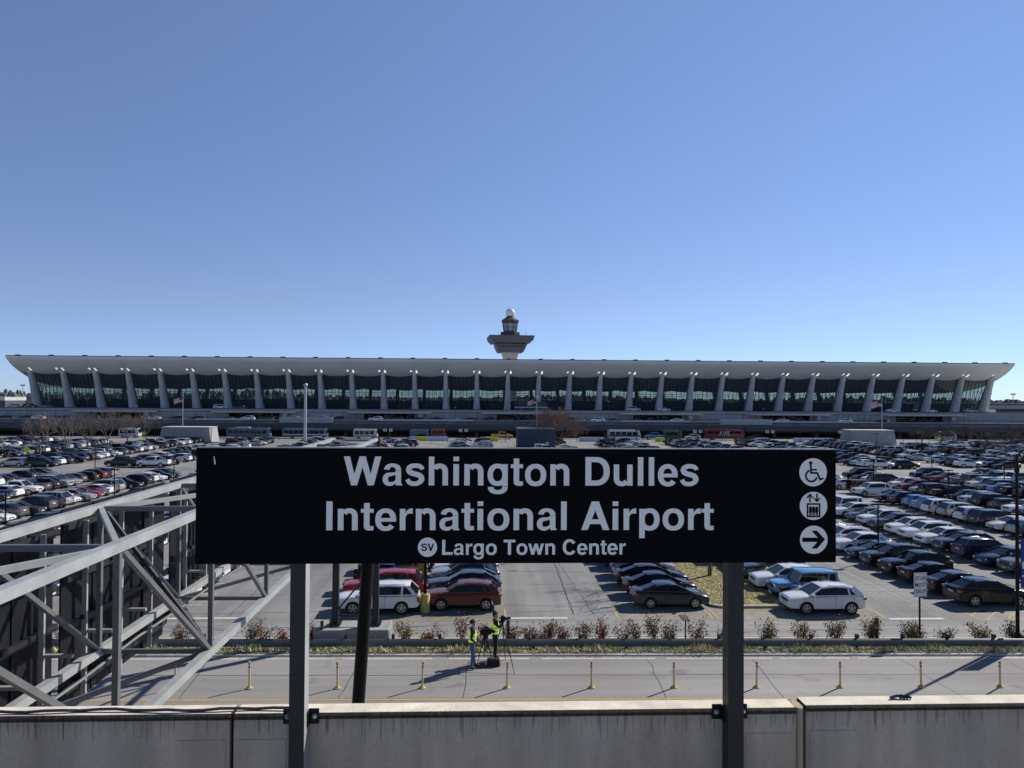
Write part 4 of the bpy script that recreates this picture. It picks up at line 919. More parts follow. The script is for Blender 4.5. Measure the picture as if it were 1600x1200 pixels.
rc = random.Random(21)
COLW = ['white'] * 29 + ['black'] * 21 + ['charcoal'] * 13 + ['grey'] * 11 + ['silver'] * 12 + ['navy'] * 12 + ['red'] * 2 + ['maroon'] * 2 + ['blue'] * 1 + ['teal'] * 2
KINDW = ['sedan'] * 30 + ['suv'] * 22 + ['crossover'] * 18 + ['hatch'] * 8 + ['large_suv'] * 14 + ['pickup'] * 6 + ['jeep'] * 4 + ['minivan'] * 5
FIX = {  # the cars at the row ends, as in the photo: (double row, line) -> [(kind, colour, facing)]
 (-3.55, 0): [('large_suv', 'white', -1), ('large_suv', 'red', -1), ('jeep', 'navy', 1), ('suv', 'yellow', -1), ('suv', 'black', 1)],
 (-3.55, 1): [('suv', 'maroon', -1), ('crossover', 'teal', -1), ('suv', 'silver', -1), ('suv', 'white', -1), ('sedan', 'orange', -1)],
 (16.5, 0): [('sedan', 'charcoal', 1), ('sedan', 'black', 1), ('sedan', 'black', 1), ('suv', 'silver', 1), ('sedan', 'navy', 1)],
 (16.5, 1): [('suv', 'white', -1), ('jeep', 'blue', -1), ('suv', 'white', -1), ('suv', 'charcoal', -1), ('suv', 'black', -1)],
 (37, 0): [('crossover', 'black', 1), ('sedan', 'charcoal', 1), ('sedan', 'black', 1), ('crossover', 'black', -1), ('suv', 'black', -1), ('sedan', 'charcoal', -1), ('crossover', 'white', -1), ('suv', 'white', -1), ('sedan', 'white', -1), ('hatch', 'white', -1)],
 (37, 1): [('suv', 'black', 1), ('sedan', 'white', -1), ('sedan', 'teal', -1), ('suv', 'grey', -1), ('sedan', 'navy', -1), ('suv', 'navy', 1), ('crossover', 'charcoal', -1), ('crossover', 'white', -1), ('large_suv', 'white', -1), ('suv', 'white', -1), ('crossover', 'charcoal', -1)],
 (57.5, 0): [('sedan', 'navy', 1)] * 3 + [('suv', 'black', 1), ('suv', 'black', 1), ('suv', 'navy', 1), ('sedan', 'charcoal', -1), ('large_suv', 'charcoal', -1), ('jeep', 'black', 1), ('suv', 'silver', 1), ('sedan', 'white', -1), ('large_suv', 'navy', 1)],
 (-45, 1): [None] * 3, (-45, 0): [],
}
DY = 2.72
allc = []
def line_name(c, side, far):
    return None
for (c, wd) in DOUBLE:
    for side in (0, 1):
        X = c - wd / 2 + 2.45 if side == 0 else c + wd / 2 - 2.45
        fx = FIX.get((c, side), [])
        y0 = 46.95 + (0.9 if c == -3.55 and side == 1 else 0) + (1.0 if c == 37 else 0) + (0.95 if c == 16.5 and side == 0 else 0) - (0.35 if c == 16.5 and side == 1 else 0)
        for k in range(29):
            if k < len(fx):
                if fx[k] is None: continue
                kd, cl, fc = fx[k]
            else:
                if rc.random() < 0.05: continue
                kd, cl = rc.choice(KINDW), rc.choice(COLW); fc = (1 if side == 0 else -1) * (1 if rc.random() < 0.7 else -1)
            allc.append(dict(X=X + (rc.uniform(-.25, .25) if k >= len(fx) else ((-.2, .3)[side] if c == -3.55 else 0)), Y=y0 + DY * k + rc.uniform(-.12, .12), kind=kd, col=cl, f=fc, far=0, line=(c, side), k=k))
for c in FARD:
    for side in (0, 1):
        X = c + (-2.75 if side == 0 else 2.75)
        for k in range(28):
            kd, cl = rc.choice(KINDW), rc.choice(COLW); fc = (1 if side == 0 else -1) * (1 if rc.random() < 0.6 else -1)
            if k == 0 and c == -61: kd, cl, fc = 'pickup', ('black', 'white')[side], (-1, -1)[side]
            elif k == 0 and abs(c - 76.9) < .5: kd, cl, fc = ('pickup', 'suv')[side], ('white', 'black')[side], (1, 1)[side]
            elif rc.random() < 0.05: continue
            allc.append(dict(X=X + rc.uniform(-.3, .3), Y=141.0 + DY * k + rc.uniform(-.15, .15), kind=kd, col=cl, f=fc, far=1, line=(c, side), k=k))
HOUSE = []                                                    # footprints kept free of cars (filled below)
def blocked(X, Y): return any(a < X < b and c < Y < d for a, b, c, d in HOUSE)
HOUSE += [(9, 21, 186, 208), (-106, -84, 205, 240), (106, 128, 203, 240), (-64, -58, 190, 200)]
for a in allc:
    a['p'] = px(a['X'], a['Y'], 0.9)
allc = [a for a in allc if -140 < a['p'][0] < 1740 and not blocked(a['X'], a['Y'])]
def hidden(a):
    x, y = a['p']
    if x < -15 or x > 1615: return True
    if 312 < x < 1300 and 706 < y < 868: return True
    if x <= 312 and y > 845 - 0.3 * x - 4: return True
    return False
seen = sorted([a for a in allc if not hidden(a)], key=lambda a: a['Y'] ** 2 + a['X'] ** 2)
IND = seen[:248]
for a in IND: a['ind'] = True
# line names as one would point at them
nl = sorted({a['line'] for a in IND if not a['far']}); fl = sorted({a['line'] for a in IND if a['far']})
def near_name(l):
    c, s_ = l
    if c == -3.55: return 'line %s of the yellow pole base' % ('left', 'right')[s_]
    if c == 16.5: return 'line %s of the grass island' % ('left', 'right')[s_]
    if c > 16.5:
        i = [q for q in nl if q[0] > 16.5].index(l); return ordinal(i) + ' line right of the grass island line'
    q = [z for z in nl if z[0] < -3.55][::-1]; return ordinal(q.index(l)) + ' line left of the gantry'
cnt = {}
for a in sorted(IND, key=lambda a: (a['line'], a['far'], a['Y'])):
    key = (a['line'], a['far']); i = cnt.get(key, 0); cnt[key] = i + 1
    cn = a['col'].replace('teal', 'dark teal').replace('maroon', 'dark red').replace('lime', 'lime green')
    if a['far']: lb = f"{cn} {KN[a['kind']]}, {ordinal(i)} beyond the cross aisle, {ordinal(fl.index(a['line']))} far line from left"
    else: lb = f"{cn} {KN[a['kind']]}, {ordinal(i)} from the road, {near_name(a['line'])}"
    o = car(a['kind'], a['col'], (a['X'], a['Y'], 0.0), (0 if a['f'] > 0 else PI) + rc.uniform(-.045, .045), lb, 'cars parked in the airport car park', a['Y'] ** 2 + a['X'] ** 2 < 92 ** 2)
    o.scale = (rc.uniform(.96, 1.03), rc.uniform(.98, 1.02), rc.uniform(.96, 1.05))
# the far rest reads as one mass of cars
PALS = list(PAINTS); rest = [a for a in allc if not a.get('ind')]
big = MB(); bm_list = ['car_glass', 'rubber', 'rim_alloy', 'headlamp', 'taillamp', 'plate_white'] + ['paint_' + p for p in PALS]
for a in rest:
    big.add(meshes_for(a['kind'])['joined_mb'], (a['X'], a['Y'], 0), (0 if a['f'] > 0 else PI) + rc.uniform(-.03, .03), mm=[6 + PALS.index(a['col']), 0, 1, 2, 3, 4, 5])
o = big.build('parked_cars', bm_list, smooth=38); o['kind'] = 'stuff'; tag(o, 'mass of parked cars filling the far end of the airport car park', 'cars')
print('cars in view', len(seen), 'individual', len(IND), 'rest', len(rest))

# ------------------------------------------------------------------ car park lamps
lp = empty('car_park_lamp', (0, 0, 0), '', 'lamp post', 'lamp posts in the car park')
b = MB(); b.tube([(0, 0, 0), (0, 0, 4.4)], [.075, .06], 8); b.build('pole', 'black_paint', lp, smooth=60)
b = MB(); b.box((0, 0, 4.45), (1.15, .36, .12), taper=.8); b.build('lamp_head', 'black_paint', lp)
b = MB(); b.lathe([(.22, 0), (.22, .35), (.2, .4)], (0, 0, 0), 10); b.build('base', 'concrete', lp, smooth=40)
index_kids(lp)
LAMPS = [('in the nearest left row, at the picture edge', 9, 767), ('among the cars left, topmost of the left edge', 49, 714), ('in the open cross aisle on the left', 149, 697), ('above the dark off-roader on the left', 179, 733), ('left of the sign, just above the truss', 272, 713),
         ('immediately right of the pictograms', 1372, 787), ('in the second row right of the sign', 1365, 717), ('standing over the middle right rows', 1482, 734), ('in the cross aisle on the right', 1456, 702), ('far right, above the cross aisle', 1569, 715),
         ('in front of the right concrete housing', 1370, 677), ('beyond the pickups on the far right', 1441, 684), ('among the farthest right cars', 1526, 692)]
for i, (w_, x, y) in enumerate(LAMPS):
    X, Y = gz(x, y, 4.5); lb = 'black car park lamp post ' + w_
    if i == 0: lp.location = (X, Y, 0); lp['label'] = lb
    else: copy_thing(lp, lb, (X, Y, 0))
t = empty('car_park_light', (-3.22, 46.75, 0), 'black light pole on a yellow concrete base between the white and dark red suvs', 'lamp post')
b = MB(); b.lathe([(.29, 0), (.29, 1.05), (.25, 1.1)], (0, 0, 0), 18); b.build('base', 'yellow_base', t, smooth=40)
b = MB(); b.tube([(0, 0, 1.1), (0, 0, 7.2)], [.1, .075], 10); b.build('pole', 'black_paint', t, smooth=60)
b = MB(); b.box((0, 0, 7.2), (1.3, .4, .12)); b.build('lamp_head', 'black_paint', t)
for i, (x, y, s_) in enumerate(((42, 702, 'left, beside the bare trees'), (225, 677, 'near the left concrete housing'), (1467, 686, 'far right beyond the cars'))):
    X, Y = gz(x, y, 3.2); t = empty('warning_sign', (X, Y, 0), 'yellow diamond warning sign ' + s_, 'road sign', 'yellow diamond signs')
    b = MB(); b.tube([(0, 0, 0), (0, 0, 3.6)], .05, 6); b.build('post', 'steel_dark', t)
    b = MB(); q = .62; b.poly([(0, -.06, 3.2 - q), (q, -.06, 3.2), (0, -.06, 3.2 + q), (-q, -.06, 3.2)]); b.poly([(0, -.055, 3.2 - q), (-q, -.055, 3.2), (0, -.055, 3.2 + q), (q, -.055, 3.2)]); b.build('sign_plate', 'sign_amber', t)

# ------------------------------------------------------------------ bare trees
def branch(mb_, p, d, ln, rad, lv, rn, spread, m=0):
    q = p + d * ln; mid = p + d * ln * .5 + Vector((rn.gauss(0, .03), rn.gauss(0, .03), 0)) * ln
    rad = max(rad, .018); mb_.tube([p, mid, q], [rad, rad * .8, rad * .6], 6 if lv > 3 else 3, m, caps=False)
    if lv == 0: return
    for k in range(rn.randint(3, 4) if lv > 1 else rn.randint(3, 5)):
        t = rn.uniform(.45, 1.0); a = p.lerp(q, t); v = Vector((rn.gauss(0, 1), rn.gauss(0, 1), rn.gauss(0, .6)))
        v = (d + (v - d * v.dot(d)).normalized() * spread * rn.uniform(.6, 1.2) + Vector((0, 0, .12))).normalized()
        branch(mb_, a, v, ln * rn.uniform(.55, .8), rad * .55, lv - 1, rn, spread, m)
def bare_tree(name, seed, hgt, spread, label, loc, mats, lv=4, trunk=.28, limbs=5, low=False, twig=.055):
    rn = random.Random(seed); t = empty(name, loc, label, 'tree')
    tr, cr = MB(), MB(); th = hgt * trunk
    tr.tube([(0, 0, 0), (0.02, 0, th * .5), (0, 0.02, th)], [twig * 2.6, twig * 2.1, twig * 1.9], 8); tr.build('trunk', mats[0], t, smooth=60)
    for k in range(limbs):
        a = 2 * PI * k / limbs + rn.uniform(-.3, .3); d = Vector((math.cos(a) * spread, math.sin(a) * spread, 1)).normalized()
        branch(cr, Vector((0, 0, th * rn.uniform(.5 if low else .8, 1))), d, hgt * .34, twig, lv, rn, .75)
    cr.build('crown', mats[1], t); return t
TM = ['bark', 'bare_twigs']
for i, (x, yb, hg) in enumerate(((62, 712, 10.2), (103, 708, 10.6), (137, 704, 9.8), (168, 700, 10.2), (199, 696, 9.2), (228, 692, 9.6))):
    X, Y = gz(x, yb, 0); bare_tree('bare_tree', 40 + i, hg * .93, .66, f'bare winter tree left of the concrete housing, {ordinal(i)} from the left', (X, Y, 0), TM, lv=4, trunk=.24, twig=.085)['group'] = 'bare trees on the left'
for i, (x, yb, hg) in enumerate(((1441, 693, 5.5), (1470, 692, 5.5), (1500, 695, 5.8), (1530, 692, 5.5), (1572, 712, 7.6), (1596, 697, 6.5))):
    X, Y = gz(x, yb, 0); bare_tree('bare_tree', 60 + i, hg, 1.1, f'bare winter tree beyond the cars on the right, {ordinal(i)} from the left', (X, Y, 0), TM, lv=5, trunk=.22, twig=.06)['group'] = 'bare trees on the right'
X, Y = gz(872, 700, 0); bare_tree('bare_tree', 77, 12.0, .85, 'broad reddish bare tree beside the dark blue block above the sign', (X, Y, 0), ['bark', 'bare_twigs_red'], lv=5, trunk=.1, limbs=11, low=True, twig=.07)
X, Y = gz(1109, 899, .13); bare_tree('bare_tree', 80, 8.0, .8, 'bare tree on the dry grass island, crown behind the sign', (X, Y, .12), TM, lv=3, trunk=.45, limbs=5, twig=.06)

# ------------------------------------------------------------------ terminal
ZD = 8.0
TX0 = gy(45, 572, 300)[0]; TX1 = gy(1552, 585, 300)[0]; BAY = (TX1 - TX0) / 31
te = empty('terminal_building', ((TX0 + TX1) / 2, 320, 0), 'long airport terminal with upswept concrete roof, leaning columns and glass front', 'terminal')
TOFF = (-(TX0 + TX1) / 2, -320, 0)
def TB(b, name, mats, smooth=None, par=None): return b.build(name, mats, par or te, loc=TOFF if par is None else (0, 0, 0), smooth=smooth)
RP = [(292.6, 27.25), (292.9, 26.6), (293.6, 25.9), (294.8, 25.1), (296.2, 24.2), (298.0, 23.2), (300.0, 22.3), (302, 21.5), (304.5, 20.6), (308, 19.4), (313, 18.1), (319, 17.1), (326, 16.4), (334, 16.1), (342, 16.5), (350, 17.6), (357, 19.2), (360, 20.2)]
XA, XB = gy(8, 558, 292.6)[0], gy(1586, 571, 292.6)[0]
xs = [XA, XA + 2] + [TX0 + BAY * i + BAY * f for i in range(31) for f in (0, .055, .11, .25, .5, .75, .88, .945)] + [TX1, XB - 2, XB]
rb = MB(); nR = len(RP)
for x in xs:
    u = ((x - TX0) / BAY) % 1.0 if TX0 <= x <= TX1 else 0
    sag = 4 * u * (1 - u)
    for (y, z) in RP:
        k = max(0, min(1, (y - 294.5) / 6)) * max(0, min(1, (352 - y) / 20)); rb.v.append((x, y, z - .75 * sag * k))
for i in range(len(xs) - 1):
    u = ((xs[i] + xs[i + 1]) / 2 - TX0) / BAY; fr = u % 1.0
    for j in range(nR - 1):
        a = i * nR + j; rb.f.append((a, a + 1, a + nR + 1, a + nR))
        near = (.055 < fr < .11 or .88 < fr < .945) and 0 <= u <= 31
        rb.m.append(1 if near and j == 5 else 0)
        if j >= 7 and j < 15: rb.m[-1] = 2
TB(rb, 'roof', ['concrete_roof', 'bright_patch', 'ceiling_dark'], 50)
b = MB(); b.span(XA + .1, XB - .1, 292.45, 292.75, 27.2, 27.42); TB(b, 'roof_edge', 'girder')
gl_y = lambda z: 307.5 - (z - ZD) * (307.5 - 301.6) / 14.3
for i in range(32):
    X = TX0 + BAY * i
    b = MB()
    zt_ = 22.9; yb, yt = 306.8, 300.1; sects = [(ZD - .2, yb, 1.35, 2.6), (12, lerp(yb, yt, .26), 1.1, 2.1), (17, lerp(yb, yt, .56), .9, 1.6), (21.4, lerp(yb, yt, .89), .72, 1.1), (zt_, yt, .66, .8)]
    k0 = len(b.v)
    for z, y, wx, wy in sects: b.v += [(X - wx, y - wy * .55, z), (X - wx * .55, y - wy, z), (X + wx * .55, y - wy, z), (X + wx, y - wy * .55, z), (X + wx, y + wy, z), (X - wx, y + wy, z)]
    for s_ in range(len(sects) - 1):
        for j in range(6): b.f.append((k0 + s_ * 6 + j, k0 + s_ * 6 + (j + 1) % 6, k0 + s_ * 6 + 6 + (j + 1) % 6, k0 + s_ * 6 + 6 + j)); b.m.append(0)
    b.f.append(tuple(k0 + 24 + j for j in range(6))); b.m.append(0)
    TB(b, 'column', 'concrete_column')
    b = MB(); b.box((X, 293.0, 27.55), (1.7, .8, .35)); TB(b, 'roof_drain', 'girder')
    b = MB(); b.beam((X + .3, 349, ZD), (X + .3, 353, 18.2), 1.0, 1.5, up=(1, 0, 0)); TB(b, 'rear_column', 'girder')
for i in range(31):                                          # glass bays with their mullions
    x0, x1 = TX0 + BAY * i + .8, TX0 + BAY * (i + 1) - .8
    b = MB(); zt_ = 22.3; b.poly([(x0, gl_y(ZD + .1), ZD + .1), (x1, gl_y(ZD + .1), ZD + .1), (x1, gl_y(zt_), zt_), (x0, gl_y(zt_), zt_)], 0)
    for k in range(8):
        xx = lerp(x0, x1, k / 7); b.beam((xx, gl_y(ZD + .1) + .08, ZD + .1), (xx, gl_y(zt_) + .08, zt_), .13, .18, 1)
    for z in (11.2, 13.6, 16.2): b.beam((x0, gl_y(z) + .02, z), (x1, gl_y(z) + .02, z), .12, .12, 1)
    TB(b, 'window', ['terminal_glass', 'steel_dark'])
b = MB(); b.poly([(TX0, 352, ZD), (TX1, 352, ZD), (TX1, 355, 17.5), (TX0, 355, 17.5)], 0)
for k in range(31 * 5 + 1):
    xx = lerp(TX0, TX1, k / 155); b.beam((xx, 352, ZD), (xx, 355, 17.5), .16, .2, 1)
for z in (12.4, 14.6): b.beam((TX0, 352 + (z - ZD) * .31, z), (TX1, 352 + (z - ZD) * .31, z), .15, .2, 1)
TB(b, 'rear_window', ['terminal_glass_rear', 'steel_dark'])
for X in (TX0 + .3, TX1 - .3):
    b = MB(); top = [(y, z) for y, z in RP if 302 <= y <= 354]
    b.poly([(X, gl_y(ZD), ZD)] + [(X, y, z - .15) for y, z in top] + [(X, 352, ZD)], 0)
    for k in range(20):
        y = 304 + 2.5 * k; zz = [lerp(a[1], c[1], (y - a[0]) / (c[0] - a[0])) for a, c in zip(RP, RP[1:]) if a[0] <= y <= c[0]][0]; b.beam((X + .06, max(y, 307), ZD), (X + .06, y, zz), .12, .16, 1)
    for z in (11.0, 13.6): b.beam((X + .06, 307, z), (X + .06, 352, z), .12, .12, 1)
    TB(b, 'end_window', ['terminal_glass_rear', 'steel_dark'])
b = MB(); b.span(TX0 - 3, TX1 + 3, 303, 358, 0, ZD - .25, 0); TB(b, 'base_storey', 'facade')
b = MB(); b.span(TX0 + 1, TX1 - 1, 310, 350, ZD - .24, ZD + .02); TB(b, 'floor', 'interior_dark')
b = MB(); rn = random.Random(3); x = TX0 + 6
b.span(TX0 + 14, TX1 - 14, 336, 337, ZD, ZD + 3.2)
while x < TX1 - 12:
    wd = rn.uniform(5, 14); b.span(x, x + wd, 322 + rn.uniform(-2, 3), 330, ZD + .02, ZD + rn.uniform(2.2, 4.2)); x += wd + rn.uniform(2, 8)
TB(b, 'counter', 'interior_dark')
for i in range(0, 31):                                       # entrance vestibules with pale clutter behind the glass
    if i % 2: continue
    X = TX0 + BAY * (i + .5); b = MB(); b.span(X - 3.2, X + 3.2, 310, 313, ZD + .03, ZD + 3.1)
    for k in range(9): b.box((X + rn.uniform(-4, 4), 309.2 + rn.uniform(-.6, .5), ZD + rn.uniform(.7, 2.8)), (rn.uniform(.2, .9), .12, rn.uniform(.2, .8)), 1)
    TB(b, 'vestibule', ['interior_dark', 'facade'])
# departures deck: the wall below it has wide openings under canopies
FY = 277.0; FX0, FX1 = -262, 330
b = MB(); b.span(FX0, FX1, FY, 303, 7.3, ZD, 0); b.span(FX0, FX1, FY - .25, FY - .002, 7.35, ZD + .12, 1); b.span(FX0, FX1, FY - .2, FY - .1, ZD + .12, ZD + .42, 2); structure(b.build('departures_deck', ['asphalt_lane', 'facade', 'girder']))
cans = [gy(x, 648, FY)[0] for x in (182, 397, 608, 815, 1028, 1228, 1437)]
fw_ = empty('deck_facade', (0, FY, 4.6), 'long pale concrete wall under the departures road, with dark entrance openings', 'wall')
FO = (0, -FY, -4.6)
prev = FX0
for cx in cans:
    o0, o1 = cx - 9, cx + 9
    b = MB(); b.span(prev, o0, FY + .1, FY + 1.0, 0, 7.29); q_ = prev + 2
    while q_ < o0 - 1: b.span(q_, q_ + .12, FY + .07, FY + .1, 4.6, 7.1, 1); q_ += 4.1
    b.span(prev, o0, FY + .06, FY + .1, 7.12, 7.28, 1)
    b.build('wall', ['facade', 'girder'], fw_, loc=FO)
    b = MB(); b.span(o0 + .01, o1 - .01, FY + 5, FY + 5.2, 0, 7.28, 0)
    for k in range(26): b.box((rn.uniform(o0, o1), FY + 4.8, 4.7 + rn.uniform(.4, 2.2)), (rn.uniform(.3, 1.4), .1, rn.uniform(.2, .9)), 1)
    b.build('entrance', ['dark_void', 'facade'], fw_, loc=FO)
    b = MB(); z0, z1 = 6.75, 7.35; L_ = 14
    b.poly([(cx - L_, FY - 3.6, z1), (cx + L_ + 1.5, FY - 3.6, z1), (cx + L_ - .5, FY - .3, z1), (cx - L_ - 1, FY - .3, z1)], 0)
    b.poly([(cx - L_, FY - 3.6, z0 + .15), (cx + L_ + 1.5, FY - 3.6, z0 + .15), (cx + L_ + 1.5, FY - 3.6, z1), (cx - L_, FY - 3.6, z1)], 0)
    b.poly([(cx - L_, FY - 3.6, z0 + .15), (cx - L_ - 1, FY - .3, z0), (cx + L_ - .5, FY - .3, z0), (cx + L_ + 1.5, FY - 3.6, z0 + .15)], 0)
    b.poly([(cx + L_ + 1.5, FY - 3.6, z0 + .15), (cx + L_ - .5, FY - .3, z0), (cx + L_ - .5, FY - .3, z1), (cx + L_ + 1.5, FY - 3.6, z1)], 0)
    b.poly([(cx - L_, FY - 3.6, z0 + .15), (cx - L_, FY - 3.6, z1), (cx - L_ - 1, FY - .3, z1), (cx - L_ - 1, FY - .3, z0)], 0)
    b.span(cx + 10.5, cx + 12.2, FY - 2.6, FY + .05, 4.62, 6.76)
    b.build('canopy', 'concrete', fw_, loc=FO); prev = o1
b = MB(); b.span(prev, FX1, FY + .1, FY + 1.0, 0, 7.29); b.build('wall', 'facade', fw_, loc=FO)
# arrivals road on its dark girder, ramp rails
b = MB(); b.span(FX0, FX1, 254, FY - .3, 4.1, 4.6, 0); b.span(FX0, FX1, 253.2, 253.98, 3.9, 5.15, 3); b.span(FX0, FX1, 253.15, 253.2, 4.55, 4.75, 2); b.span(FX0, FX1, 254.5, 256, 1.9, 4.08, 2)
mat('barrier_grey', (0.22, 0.225, 0.235), 0.8, noise=0.25, nscale=0.35)
structure(b.build('arrivals_road', ['asphalt_lane', 'facade', 'girder', 'barrier_grey']))
b = MB(); b.span(FX0, FX1, 247, 252, 2.7, 3.3, 0); b.span(FX0, FX1, 246.6, 246.98, 2.3, 4.0, 0); b.span(FX0, FX1, 248, 251, 1.7, 2.68, 1)
structure(b.build('ramp_road', ['girder', 'dark_void']))
rl = empty('road_railing', (0, 253.5, 5.15), 'thin grey railing along the arrivals road barrier', 'railing')
b = MB(); b.beam((FX0, 0, .75), (FX1, 0, .75), .07, .07); b.beam((FX0, 0, .4), (FX1, 0, .4), .05, .05); b.build('rail', 'girder', rl)
for k in range(95): b = MB(); b.beam((-235 + 5.2 * k, 0, 0), (-235 + 5.2 * k, 0, .78), .08); b.build('post', 'girder', rl)
rn = random.Random(12)
for i in range(26):                                          # slim lamp posts on the two decks
    X = -232 + 18.6 * i; on_top = i % 2
    t = empty('deck_lamp', (X, 274.5 if not on_top else 278.2, 4.6 if not on_top else ZD + .1), f'slim lamp post on the {"departures" if on_top else "arrivals"} level, {ordinal(i // 2)} from the left', 'lamp post', 'lamp posts on the terminal roads')
    hh = 4.6 if not on_top else 3.4; b = MB(); b.beam((0, 0, 0), (0, 0, hh), .13); b.build('pole', 'girder', t); b = MB(); b.box((0, 0, hh), (.8, .3, .16)); b.build('lamp_head', 'facade', t)
b = MB()
for (a, c, z) in ((-92, -75, 5.4), (-33, -2, 5.38), (47, 70, 5.4), (96, 124, 5.4), (214, 300, 5.4)): b.span(a, c, 253.1, 253.16, z - .42, z + .1)
structure(b.build('road_strips', 'line_white'))  # white strips set on the face of the arrivals road barrier
b = MB()
for k in range(38): b.span(-240 + 14 * k, -238.8 + 14 * k, 258, 259.2, 0, 1.9) if False else b.box((-239 + 14 * k, 249.5, .85), (1.1, 1.1, 1.7))
structure(b.build('ramp_piers', 'girder'))
for x_, a_, b_ in ((490, 437, 520), (1172, 1125, 1206)):
    xa, xb = gy(a_, 660, 252.9)[0], gy(b_, 660, 252.9)[0]
    b = MB(); b.span(xa, xb, 252.6, 253.0, 4.2, 6.0); tag(b.build('barrier_wall', 'concrete_light'), 'raised pale concrete barrier on the arrivals road, %s' % ('left of the silver mast base' if x_ == 490 else 'above the right end of the sign'), 'barrier')

# vehicles on the two roadways
def onroad(lst, Y, z, where, dirn):
    for i, (x, kd, cl) in enumerate(lst):
        X = gy(x, 650, Y)[0]; car(kd, cl, (X, Y, z), 0 if dirn > 0 else PI, f'{cl} {KN[kd]} on the {where}, {ordinal(i)} vehicle from the left', 'cars on the ' + where, False)
onroad([(9, 'sedan', 'black'), (42, 'sedan', 'black'), (58, 'sedan', 'white'), (99, 'sedan', 'charcoal'), (240, 'sedan', 'white'), (276, 'sedan', 'black'), (308, 'sedan', 'black'), (354, 'sedan', 'grey'), (387, 'suv', 'white'), (416, 'suv', 'charcoal'), (458, 'suv', 'white'), (500, 'minivan', 'white'), (528, 'suv', 'black'), (587, 'suv', 'white'), (618, 'suv', 'black'), (651, 'sedan', 'black'),
        (681, 'sedan', 'navy'), (708, 'sedan', 'silver'), (733, 'sedan', 'maroon'), (763, 'suv', 'navy'), (792, 'suv', 'black'), (830, 'sedan', 'charcoal'), (888, 'suv', 'charcoal'), (903, 'sedan', 'silver'), (934, 'suv', 'white'), (957, 'sedan', 'grey'), (990, 'sedan', 'maroon'), (1056, 'sedan', 'white'), (1221, 'sedan', 'white'), (1244, 'sedan', 'black'), (1320, 'suv', 'white'), (1376, 'sedan', 'black')], 258.5, 4.6, 'arrivals road', -1)
onroad([(24, 'sedan', 'silver'), (47, 'suv', 'charcoal'), (71, 'sedan', 'grey'), (345, 'minivan', 'white'), (375, 'sedan', 'black'), (990, 'minivan', 'white'), (1037, 'sedan', 'white'), (1395, 'sedan', 'white'), (1454, 'sedan', 'white'), (1516, 'suv', 'silver')], 284, ZD, 'departures deck', 1)

# buses and trucks on the ground level lane
def bus(name, cat, label, X, Y, z, L, W, Hh, paint_, nwin, cabfront=1, wz=(.45, .8), roofc=None, group='shuttle buses and trucks on the bus lane', stripe=None):
    t = empty(name, (X, Y, z), label, cat, group)
    b = MB(); p = [(-L / 2, .42), (L / 2 - .05, .42), (L / 2, .8), (L / 2 - .02, Hh * .5), (L / 2 - .35 * cabfront, Hh - .25), (L / 2 - .6 * cabfront, Hh - .05), (-L / 2 + .3, Hh), (-L / 2, Hh - .25)]
    p = [(x, zz) for x, zz in p]
    b.poly([(x, -W / 2, zz) for x, zz in p]); b.poly([(x, W / 2, zz) for x, zz in reversed(p)])
    for q, r_ in zip(p, p[1:] + p[:1]): b.poly([(q[0], W / 2, q[1]), (r_[0], W / 2, r_[1]), (r_[0], -W / 2, r_[1]), (q[0], -W / 2, q[1])])
    b.build('body', paint_, t)
    z0, z1 = Hh * wz[0], Hh * wz[1]
    for k in range(nwin):
        a = -L / 2 + .4 + (L - 1.2) * k / nwin; c = -L / 2 + .4 + (L - 1.2) * (k + .88) / nwin
        b = MB()
        for s_ in (-1, 1): b.span(a, c, s_ * W / 2 - .012, s_ * W / 2 + .012, z0, z1)
        b.build('window', 'car_glass', t)
    b = MB(); b.poly([(L / 2 + .005, -W / 2 + .15, Hh * .5), (L / 2 + .005, W / 2 - .15, Hh * .5), (L / 2 - .33 * cabfront + .01, W / 2 - .2, Hh - .28), (L / 2 - .33 * cabfront + .01, -W / 2 + .2, Hh - .28)]); b.build('windshield', 'car_glass', t)
    for xw in (-L * .3, L * .32):
        for s_ in (-1, 1):
            b = MB(); b.tube([(0, -.13, 0), (0, .13, 0)], .46, 14); wl = b.build('wheel', 'rubber', t, loc=(xw, s_ * (W / 2 - .12), .46), smooth=50)
            b = MB(); b.tube([(0, -.14, 0), (0, .14, 0)], .24, 10); b.build('rim', 'rim_alloy', wl)
    if roofc: b = MB(); b.box((-L * .15, 0, Hh + .12), (L * .35, W * .6, .24), taper=.85); b.build('roof_unit', roofc, t)
    if stripe: b = MB(); b.span(-L / 2 + .02, L / 2 - .3, -W / 2 - .006, -W / 2 - .001, 1.0, 1.45); b.build('stripe', stripe, t)
    return t
BY = 238.0
bx_ = lambda x0, x1: ((gy(x0, 680, BY)[0] + gy(x1, 680, BY)[0]) / 2, gy(x1, 680, BY)[0] - gy(x0, 680, BY)[0])
